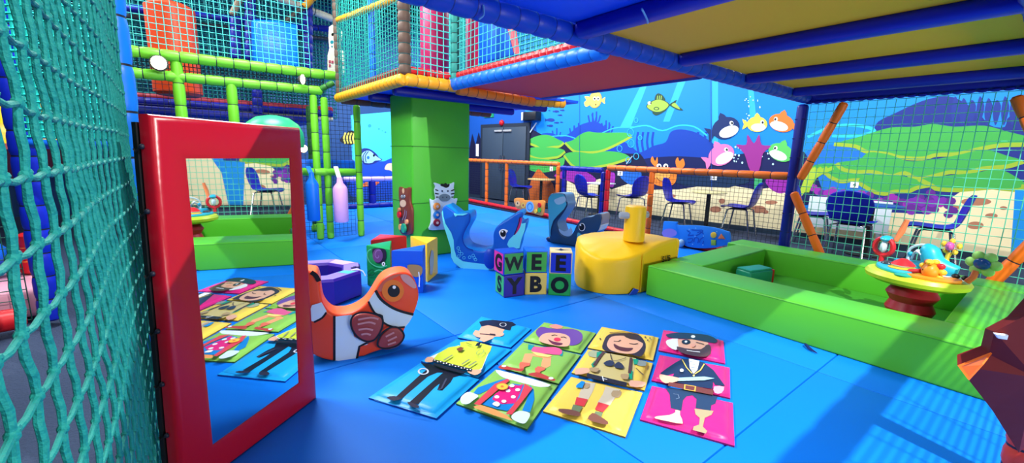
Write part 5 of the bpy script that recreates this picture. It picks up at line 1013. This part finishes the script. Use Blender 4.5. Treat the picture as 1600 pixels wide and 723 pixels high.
D.fill([(490, 110), (500, 92), (520, 98), (535, 86), (550, 98), (570, 95), (566, 118), (540, 130), (515, 120)], BLACK, 2)
for q in ([(445, 140), (475, 150), (470, 158), (447, 152)], [(443, 172), (478, 180), (474, 188), (444, 184)], [(450, 205), (476, 206), (474, 214), (454, 216)], [(610, 140), (582, 152), (585, 160), (609, 152)], [(613, 172), (580, 180), (584, 188), (612, 184)], [(606, 204), (584, 206), (586, 214), (602, 216)]): D.fill(q, BLACK)
D.fill(el(528, 215, 50, 33, 22), M((104, 128, 142), 0.5)); 
for x in (506, 556): D.fill(el(x, 158, 7, 9), M((30, 60, 90), 0.5))
for x in (512, 545): D.fill(el(x, 212, 5, 6), M((50, 60, 76), 0.5))
D.mb.build('printed_face', t)
for y, m_ in ((290, M((236, 150, 70), 0.4)), (363, M((20, 110, 190), 0.4)), (432, M((150, 24, 50), 0.4))):
    q = D.pt(cz([(457, y)])[0]); f = MB(); f.tube([q, q+D.n*0.02, q+D.n*0.026], 0.052, m_, 20, rr=[0.054, 0.054, 0.04]); dl = f.build('dial', t)
    f = MB(); f.tube([q+D.n*0.026, q+D.n*0.034], 0.02, M((230, 200, 190), 0.4), 10); f.build('dial_knob', dl)
# horse on the left face of the pillar
hb = M((112, 48, 34), 0.42)
t, D = board('horse_panel', 'brown horse activity panel on the left face of the green pillar', (2.545, 5.9, 0), (-1, 0, 0), cz, [(128, 128), (145, 122), (160, 132), (195, 132), (210, 124), (222, 132), (220, 200), (224, 262), (240, 320), (241, 420), (234, 530), (160, 535), (134, 500), (128, 430), (126, 380), (130, 320), (134, 270), (126, 200)], hb)
D.fill([(158, 140), (172, 134), (178, 160), (168, 182), (158, 165)], M((214, 170, 130), 0.5), 2); D.fill(el(165, 265, 27, 32, 20), M((214, 176, 146), 0.5)); D.fill(el(165, 205, 22, 20), M((90, 80, 90), 0.5))
for x in (155, 178): D.fill(el(x, 204, 7, 10), WHITE); D.fill(el(x, 206, 4, 6), BLACK)
D.line([(160, 410), (178, 360), (182, 320)], 0.012, M((120, 140, 180), 0.4), 3); D.line([(178, 412), (192, 370), (195, 330)], 0.012, M((120, 140, 180), 0.4), 3); D.mb.build('printed_face', t)
for x, y, r, m_ in ((140, 362, 0.05, RED), (180, 480, 0.07, M((40, 160, 120), 0.4)), (152, 470, 0.045, M((226, 150, 80), 0.4)), (205, 425, 0.035, M((226, 150, 110), 0.4)), (140, 320, 0.03, M((180, 120, 80), 0.4))):
    q = D.pt(cz([(x, y)])[0]); f = MB(); f.tube([q, q+D.n*0.03], r, m_, 12); f.build('gear', t)
# orange caterpillar board on the far fence
co = crop(790, 230, 6.022)
t, D = board('caterpillar_panel', 'small orange activity board on the red kerb of the far fence', (7.0, 8.6, 0), (-1, 0, 0), co, [(82, 482), (160, 480), (172, 496), (260, 500), (360, 502), (362, 560), (348, 640), (300, 636), (240, 615), (190, 612), (150, 585), (110, 578), (88, 550)], M((240, 150, 60), 0.45))
D.fill(el(228, 560, 38, 52, 22), M((120, 180, 214), 0.45)); D.line(el(228, 560, 22, 32, 18), 0.02, M((40, 100, 170), 0.4), closed=True); D.fill(el(165, 545, 20, 26), M((240, 190, 70), 0.45)); D.fill(el(165, 545, 8, 12), M((190, 90, 50), 0.45)); D.fill(el(115, 530, 22, 26), M((246, 190, 120), 0.45)); D.fill(el(112, 526, 5, 8), BLACK)
D.mb.build('printed_face', t)
for x, y, r, m_ in ((322, 543, 0.055, RED), (322, 590, 0.055, M((60, 170, 60), 0.4)), (288, 602, 0.05, YE2)):
    q = D.pt(co([(x, y)])[0]); f = MB(); f.tube([q, q+D.n*0.03], r, m_, 14); f.build('gear', t)
cb = crop(1030, 270, 5.563)
t, D = board('maze_panel', 'long blue activity board with a maze and lilac oval on the orange fence', (6.83, 4.0, 0), (-1, 0, 0), cb, [(36, 432), (60, 420), (130, 424), (158, 428), (162, 452), (300, 456), (420, 466), (520, 485), (590, 508), (612, 520), (616, 612), (540, 636), (480, 650), (350, 655), (240, 640), (190, 605), (110, 572), (34, 552)], M((40, 136, 232), 0.42))
D.fill(el(88, 522, 65, 38, 24), M((160, 140, 224), 0.45)); dk = M((24, 84, 190), 0.5)
for q in ([(240, 500), (270, 520), (250, 545), (300, 540)], [(280, 495), (330, 498), (380, 500), (350, 530), (320, 545)], [(330, 520), (360, 512), (385, 530)], [(245, 575), (290, 570), (280, 600), (250, 605)], [(300, 600), (310, 565), (340, 570), (335, 610)], [(350, 605), (360, 575), (385, 560)], [(375, 620), (385, 590)]): D.line(q, 0.018, dk, 3)
for x, y in ((318, 480), (260, 490), (312, 552), (385, 548), (290, 620), (380, 625), (500, 510)): D.fill(el(x, y, 5, 5), M((140, 200, 245), 0.4))
D.mb.build('printed_maze', t)
for pts, m_, nm in ((el(475, 540, 25, 27, 18), YE2, 'round_peg'), ([(543, 528), (576, 575), (512, 572)], M((236, 120, 70), 0.4), 'triangle_peg'), ([(455, 582), (497, 584), (496, 630), (454, 628)], M((150, 180, 60), 0.4), 'square_peg')):
    P_ = [D.pt(q, 2) for q in cb(pts)]; f = MB(); f.prism([p+D.n*0.02 for p in P_], -D.n*0.02, m_, 0.006, 2); f.build(nm, t)
q = D.pt(cb([(150, 600)])[0]); f = MB(); f.tube([q+D.n*0.02+V(0, 0.1, 0), q+D.n*0.02-V(0, 0.05, 0)], 0.03, M((120, 170, 210), 0.2), 10); f.ball(q+D.n*0.02-V(0, 0.1, 0), 0.06, 0.06, 0.07, M((150, 190, 225), 0.2), 12, 8); f.build('bead_tube', t)
# ============================================================ CAFE TABLES AND CHAIRS BEYOND THE FENCE
S_ = 1.13/K
SH = M((20, 30, 175), 0.35, name='navy_shell'); 
def shell_chair(name, label):
    t = thing(name, label, 'chair', (0, 0, 0), 'navy shell chairs beyond the fence')
    prof = [(0.225, 0.425, 0.17), (0.215, 0.452, 0.205), (0.12, 0.455, 0.225), (0.0, 0.442, 0.23), (-0.11, 0.44, 0.22), (-0.175, 0.465, 0.195), (-0.215, 0.53, 0.2), (-0.235, 0.61, 0.235), (-0.255, 0.7, 0.245), (-0.275, 0.78, 0.215), (-0.29, 0.835, 0.14), (-0.295, 0.85, 0.05)]
    f = MB(); nx = 8; mi = f.m(SH)
    for y, z, w in prof:
        for k in range(nx+1):
            s = -1+2*k/nx; curve = 0.03*s*s
            f.v.append(V(w*s, y+(curve if z > 0.5 else 0), z+(curve if z <= 0.5 else 0))*S_)
    for i in range(len(prof)-1):
        for k in range(nx): f.f.append([i*(nx+1)+k, i*(nx+1)+k+1, (i+1)*(nx+1)+k+1, (i+1)*(nx+1)+k]); f.mi.append(mi)
    o = f.build('shell', t, local=True, angle=80); m_ = o.modifiers.new('thick', 'SOLIDIFY'); m_.thickness = 0.012; m_.offset = 0; m_ = o.modifiers.new('smooth', 'SUBSURF'); m_.levels = 1; m_.render_levels = 2
    for sx in (-1, 1):
        for sy in (-1, 1):
            f = MB(); f.tube([V(0.1*sx, 0.1*sy-0.02, 0.435)*S_, V(0.17*sx, 0.14*sy-0.02, 0.415)*S_, V(0.2*sx, 0.21*sy-0.02, 0.0)*S_], 0.0125*S_, CHROME, 8); f.build('leg', t, local=True)
    f = MB(); f.beam(V(0, -0.12, 0.43)*S_, V(0, 0.1, 0.43)*S_, 0.24*S_, 0.015*S_, TIE, 0.004); f.build('seat_bracket', t, local=True)
    return t
proto = shell_chair('shell_chair', 'navy shell chair left of the cream round table, facing right')
# forward of the chair is its local +y
chairs = [((9.0, 5.32), -PI+0.25, 'navy shell chair left of the cream round table, facing right'),
          ((9.25, 4.1), 0.15, 'navy shell chair right of the cream round table, facing left'),
          ((9.1, 6.72), -0.1, 'navy shell chair beside the white-topped table, seat edge behind the orange post'),
          ((8.2, 7.3), -PI/2-0.3, 'navy shell chair with its round back turned, behind the blue gate'),
          ((8.3, 10.25), -PI+0.5, 'navy shell chair partly hidden at the farthest table by the door'),
          ((9.35, 2.75), -PI+0.2, 'navy shell chair half hidden behind the corner post'),
          ((8.75, 2.05), -PI/2, 'navy shell chair seen square from behind in front of the white board'),
          ((9.3, 1.15), 0.2, 'navy shell chair right of the white board, facing left')]
for i, (xy, rz, lb) in enumerate(chairs):
    if i == 0: proto.location = V(*xy, -0.05)*K; proto.rotation_euler.z = rz
    else: copy_tree(proto, (*xy, -0.05), rz, lb)
def cafe_table(label, c, top, zt, rt, sq=False):
    t = thing('cafe_table', label, 'table', (c[0], c[1], -0.05), 'cafe tables beyond the fence')
    f = MB()
    if sq: f.box((c[0], c[1], zt), rt, rt, 0.018, top, 0.015, 2)
    else: f.lathe((c[0], c[1], zt-0.018), [(rt-0.01, 0), (rt, 0.006), (rt, 0.03), (rt-0.01, 0.036)], top, 32)
    f.build('table_top', t); f = MB(); f.lathe((c[0], c[1], -0.05), [(0.05, 0.02), (0.045, 0.05), (0.045, zt+0.02)], BLACK, 14); f.build('pedestal', t)
    f = MB(); f.lathe((c[0], c[1], -0.05), [(0.28, 0), (0.28, 0.02), (0.1, 0.045), (0.05, 0.06)], BLACK, 24); f.build('base', t)
cafe_table('round cream table with a black pedestal between two navy chairs', (9.2, 4.75), M((226, 214, 150), 0.4), 0.82, 0.36)
cafe_table('white-topped cafe table behind the orange post', (9.1, 7.78), M((214, 226, 236), 0.4), 0.82, 0.3, True)
cafe_table('farthest cafe table with a wood top, near the grey door', (8.7, 9.75), M((214, 176, 116), 0.4), 0.82, 0.42)
cafe_table('blue-topped cafe table with a black pedestal behind the green net', (9.35, 1.95), M((24, 70, 170), 0.4), 0.82, 0.42)
# white board standing against the wall behind the net
a, b = onpl(1266, 306, tuple(WA+WN*0.16), tuple(WN)), onpl(1396, 316, tuple(WA+WN*0.16), tuple(WN)); z0 = onpl(1330, 360, tuple(WA+WN*0.16), tuple(WN)).z
t = thing('white_board', 'pale white board leaning on the mural wall behind the navy chairs', 'board', ((a.x+b.x)/2, (a.y+b.y)/2, 0))
f = MB(); f.prism([V(a.x, a.y, z0), V(b.x, b.y, z0), V(b.x, b.y, b.z), V(a.x, a.y, a.z)], WN*0.05, M((206, 220, 230), 0.4), 0.008); f.build('panel', t)
f = MB(); 
for k in (0.1, 0.9): q = V(a.x, a.y, 0).lerp(V(b.x, b.y, 0), k)+WN*0.03; f.box((q.x, q.y, (z0-0.05)/2), 0.03, 0.03, (z0+0.05)/2, M((120, 130, 140), 0.5))
f.build('leg', t)
# ============================================================ WALL FITTINGS
WP = lambda x, y, d=0.0: onpl(x, y, tuple(WA+WN*d), tuple(WN))
def plate(name, label, cat, x0, y0, x1, y1, mat, th=0.03, bev=0.006, par=None, group=None):
    q = [WP(x0, y1), WP(x1, y1), WP(x1, y0), WP(x0, y0)]
    for i, j in ((0, 3), (1, 2)): q[j] = V(q[i].x, q[i].y, q[j].z)
    q[1].z = q[0].z; q[2].z = q[3].z
    c = (q[0]+q[1])/2; t = thing(name, label, cat, c, group); f = MB(); f.prism([p+WN*th for p in q], -WN*th*0.98, mat, bev, 2); f.build('case', t); return t, q
t, q = plate('exit_sign', 'green and white exit sign above the grey door', 'sign', 757, 177, 772, 184, M((20, 120, 80), 0.4, emit=0.3))
f = MB(); c = (q[0]+q[2])/2+WN*0.032
for k, w in ((-0.1, 0.05), (0.0, 0.035), (0.1, 0.05)): p = c+wd*k; f.poly([p-wd*w/2-V(0, 0, .04), p+wd*w/2-V(0, 0, .04), p+wd*w/2+V(0, 0, .05), p-wd*w/2+V(0, 0, .05)], WHITE)
f.build('pictogram', t)
c = WP(784, 192, 0.05); t = thing('alarm_beacon', 'red alarm beacon just above the grey door', 'alarm', c); f = MB(); f.ball(c, 0.09, 0.09, 0.1, M((190, 20, 30), 0.3), 14, 8); f.build('dome', t); f = MB(); f.tube([c-WN*0.05, c], 0.07, M((120, 20, 24), 0.5), 12); f.build('base', t)
t, q = plate('wall_speaker', 'black wall speaker on a white bracket right of the door', 'speaker', 826, 176, 846, 189, M((24, 26, 32), 0.4), 0.3, 0.03)
f = MB(); a = WP(822, 182); f.box((a.x+WN.x*0.06, a.y+WN.y*0.06, a.z), 0.06, 0.12, 0.13, M((196, 206, 214), 0.4), 0.01); f.build('bracket', t, label='white bracket')
t, q = plate('door_notice', 'small white notice beside the door under the speaker', 'sign', 818, 201, 826, 208, WHITE, 0.02)
f = MB(); p0, p1 = WP(828, 207, 0.03), WP(838, 192, 0.03); f.tube([p0, p1], 0.02, M((210, 220, 228), 0.4), 8); t = thing('hanging_cable', 'white cable running down from the wall speaker', 'cable', p0); f.build('cord', t)
f = MB(); p0, p1 = WP(979, 256, 0.03), WP(988, 244, 0.03); f.tube([p0, p1], 0.018, M((170, 190, 205), 0.4), 8); t = thing('wall_bracket', 'thin pale bracket on the mural left of the crab', 'bracket', p0); f.build('rod', t)
t, q = plate('fire_notice', 'white fire notice left of the grey door', 'sign', 744, 225, 748, 244, WHITE, 0.02)
def number_plate(d, x0, y0, x1, y1, label):
    t, q = plate('table_number', label, 'sign', x0, y0, x1, y1, WHITE, 0.015, 0.003, None, 'table number plates on the mural wall')
    c = (q[0]+q[2])/2+WN*0.016; glyph(d, abs(q[2].z-q[0].z)*0.8, BLACK, c, WN.cross(V(0, 0, 1))*-1, (0, 0, 1), 0.02, 0.002).build('number', t)
number_plate('3', 1110, 273, 1120, 281, 'white plate numbered 3 on the mural above the cream table')
number_plate('4', 1328, 283, 1341, 293, 'white plate numbered 4 on the mural below the corals')
number_plate('1', 859, 260, 864, 267, 'tiny white plate on the mural left of the blue gate')
number_plate('2', 965, 266, 973, 274, 'small white plate on the mural right of the blue gate')
# ============================================================ LIGHT AND CAMERA
def lamp(name, loc, target, size, watts, colr=(1, 1, 1), shape='DISK', sy=None):
    l = bpy.data.lights.new(name, 'AREA'); l.shape = shape; l.size = size*K; l.energy = watts; l.color = colr
    if sy: l.size_y = sy*K
    o = bpy.data.objects.new(name, l); col.objects.link(o); o.location = V(*loc)*K
    o.rotation_euler = (V(*target)-V(*loc)).to_track_quat('-Z', 'Y').to_euler(); return o
lamp('high_bay_lamp', (2.6, -1.5, 5.2), (3.7, 1.0, 0), 0.05, 390, (1, 0.98, 0.93))
lamp('hall_lamp', (-1.5, -2.5, 5.2), (0.5, 3, 0), 2.5, 70, (0.95, 0.98, 1))
lamp('hall_lamp', (-0.7, 4.0, 4.2), (1.6, 2.6, 0), 1.2, 170, (0.98, 0.99, 1))
lamp('hall_lamp', (1.0, 6.2, 5.2), (2.0, 4.5, 0), 2.0, 280, (0.95, 0.98, 1))
lamp('hall_lamp', (6.0, 7.0, 5.3), (7.0, 6.5, 0), 2.5, 330, (0.95, 0.98, 1))
lamp('hall_lamp', (7.8, 1.0, 5.3), (9.5, 2, 0.5), 2.0, 170, (0.95, 0.98, 1))
lamp('hall_lamp', (6.0, 11.5, 5.2), (7.5, 11.5, 0), 2.0, 300, (0.95, 0.98, 1))
lamp('hall_lamp', (-1.5, 9.0, 5.2), (0, 10, 1.5), 2.0, 200, (0.9, 0.98, 1))
lamp('underdeck_fill', (3.2, -5.5, 0.9), (4.0, 1.5, 2.2), 4.0, 190, (1, 0.97, 0.92), 'RECTANGLE', 1.6)  # added fill behind the camera, brightens the deck underside; no window there
lamp('hall_lamp', (3.2, 11.5, 3.2), (3.6, 13.6, 1.4), 1.2, 90, (0.95, 0.98, 1))  # extra fill added close to the back wall to brighten its mural
w = bpy.data.worlds.new('World'); bpy.context.scene.world = w; w.use_nodes = True
w.node_tree.nodes['Background'].inputs[0].default_value = (1.0, 0.97, 0.93, 1); w.node_tree.nodes['Background'].inputs[1].default_value = 0.18
cd = bpy.data.cameras.new('camera'); cam = bpy.data.objects.new('camera', cd); col.objects.link(cam)
cd.sensor_fit = 'HORIZONTAL'; cd.sensor_width = 36; cd.lens = 36*F/W; cd.clip_start = 0.01; cd.clip_end = 100
mx = Matrix((_R, _U, -_fw)).transposed().to_4x4(); mx.translation = EYE*K; cam.matrix_world = mx
sc = bpy.context.scene; sc.camera = cam
sc.view_settings.view_transform = 'Standard'; sc.view_settings.look = 'None'; sc.view_settings.exposure = -0.06; sc.view_settings.gamma = 1.0; sc.view_settings.use_curve_mapping = False
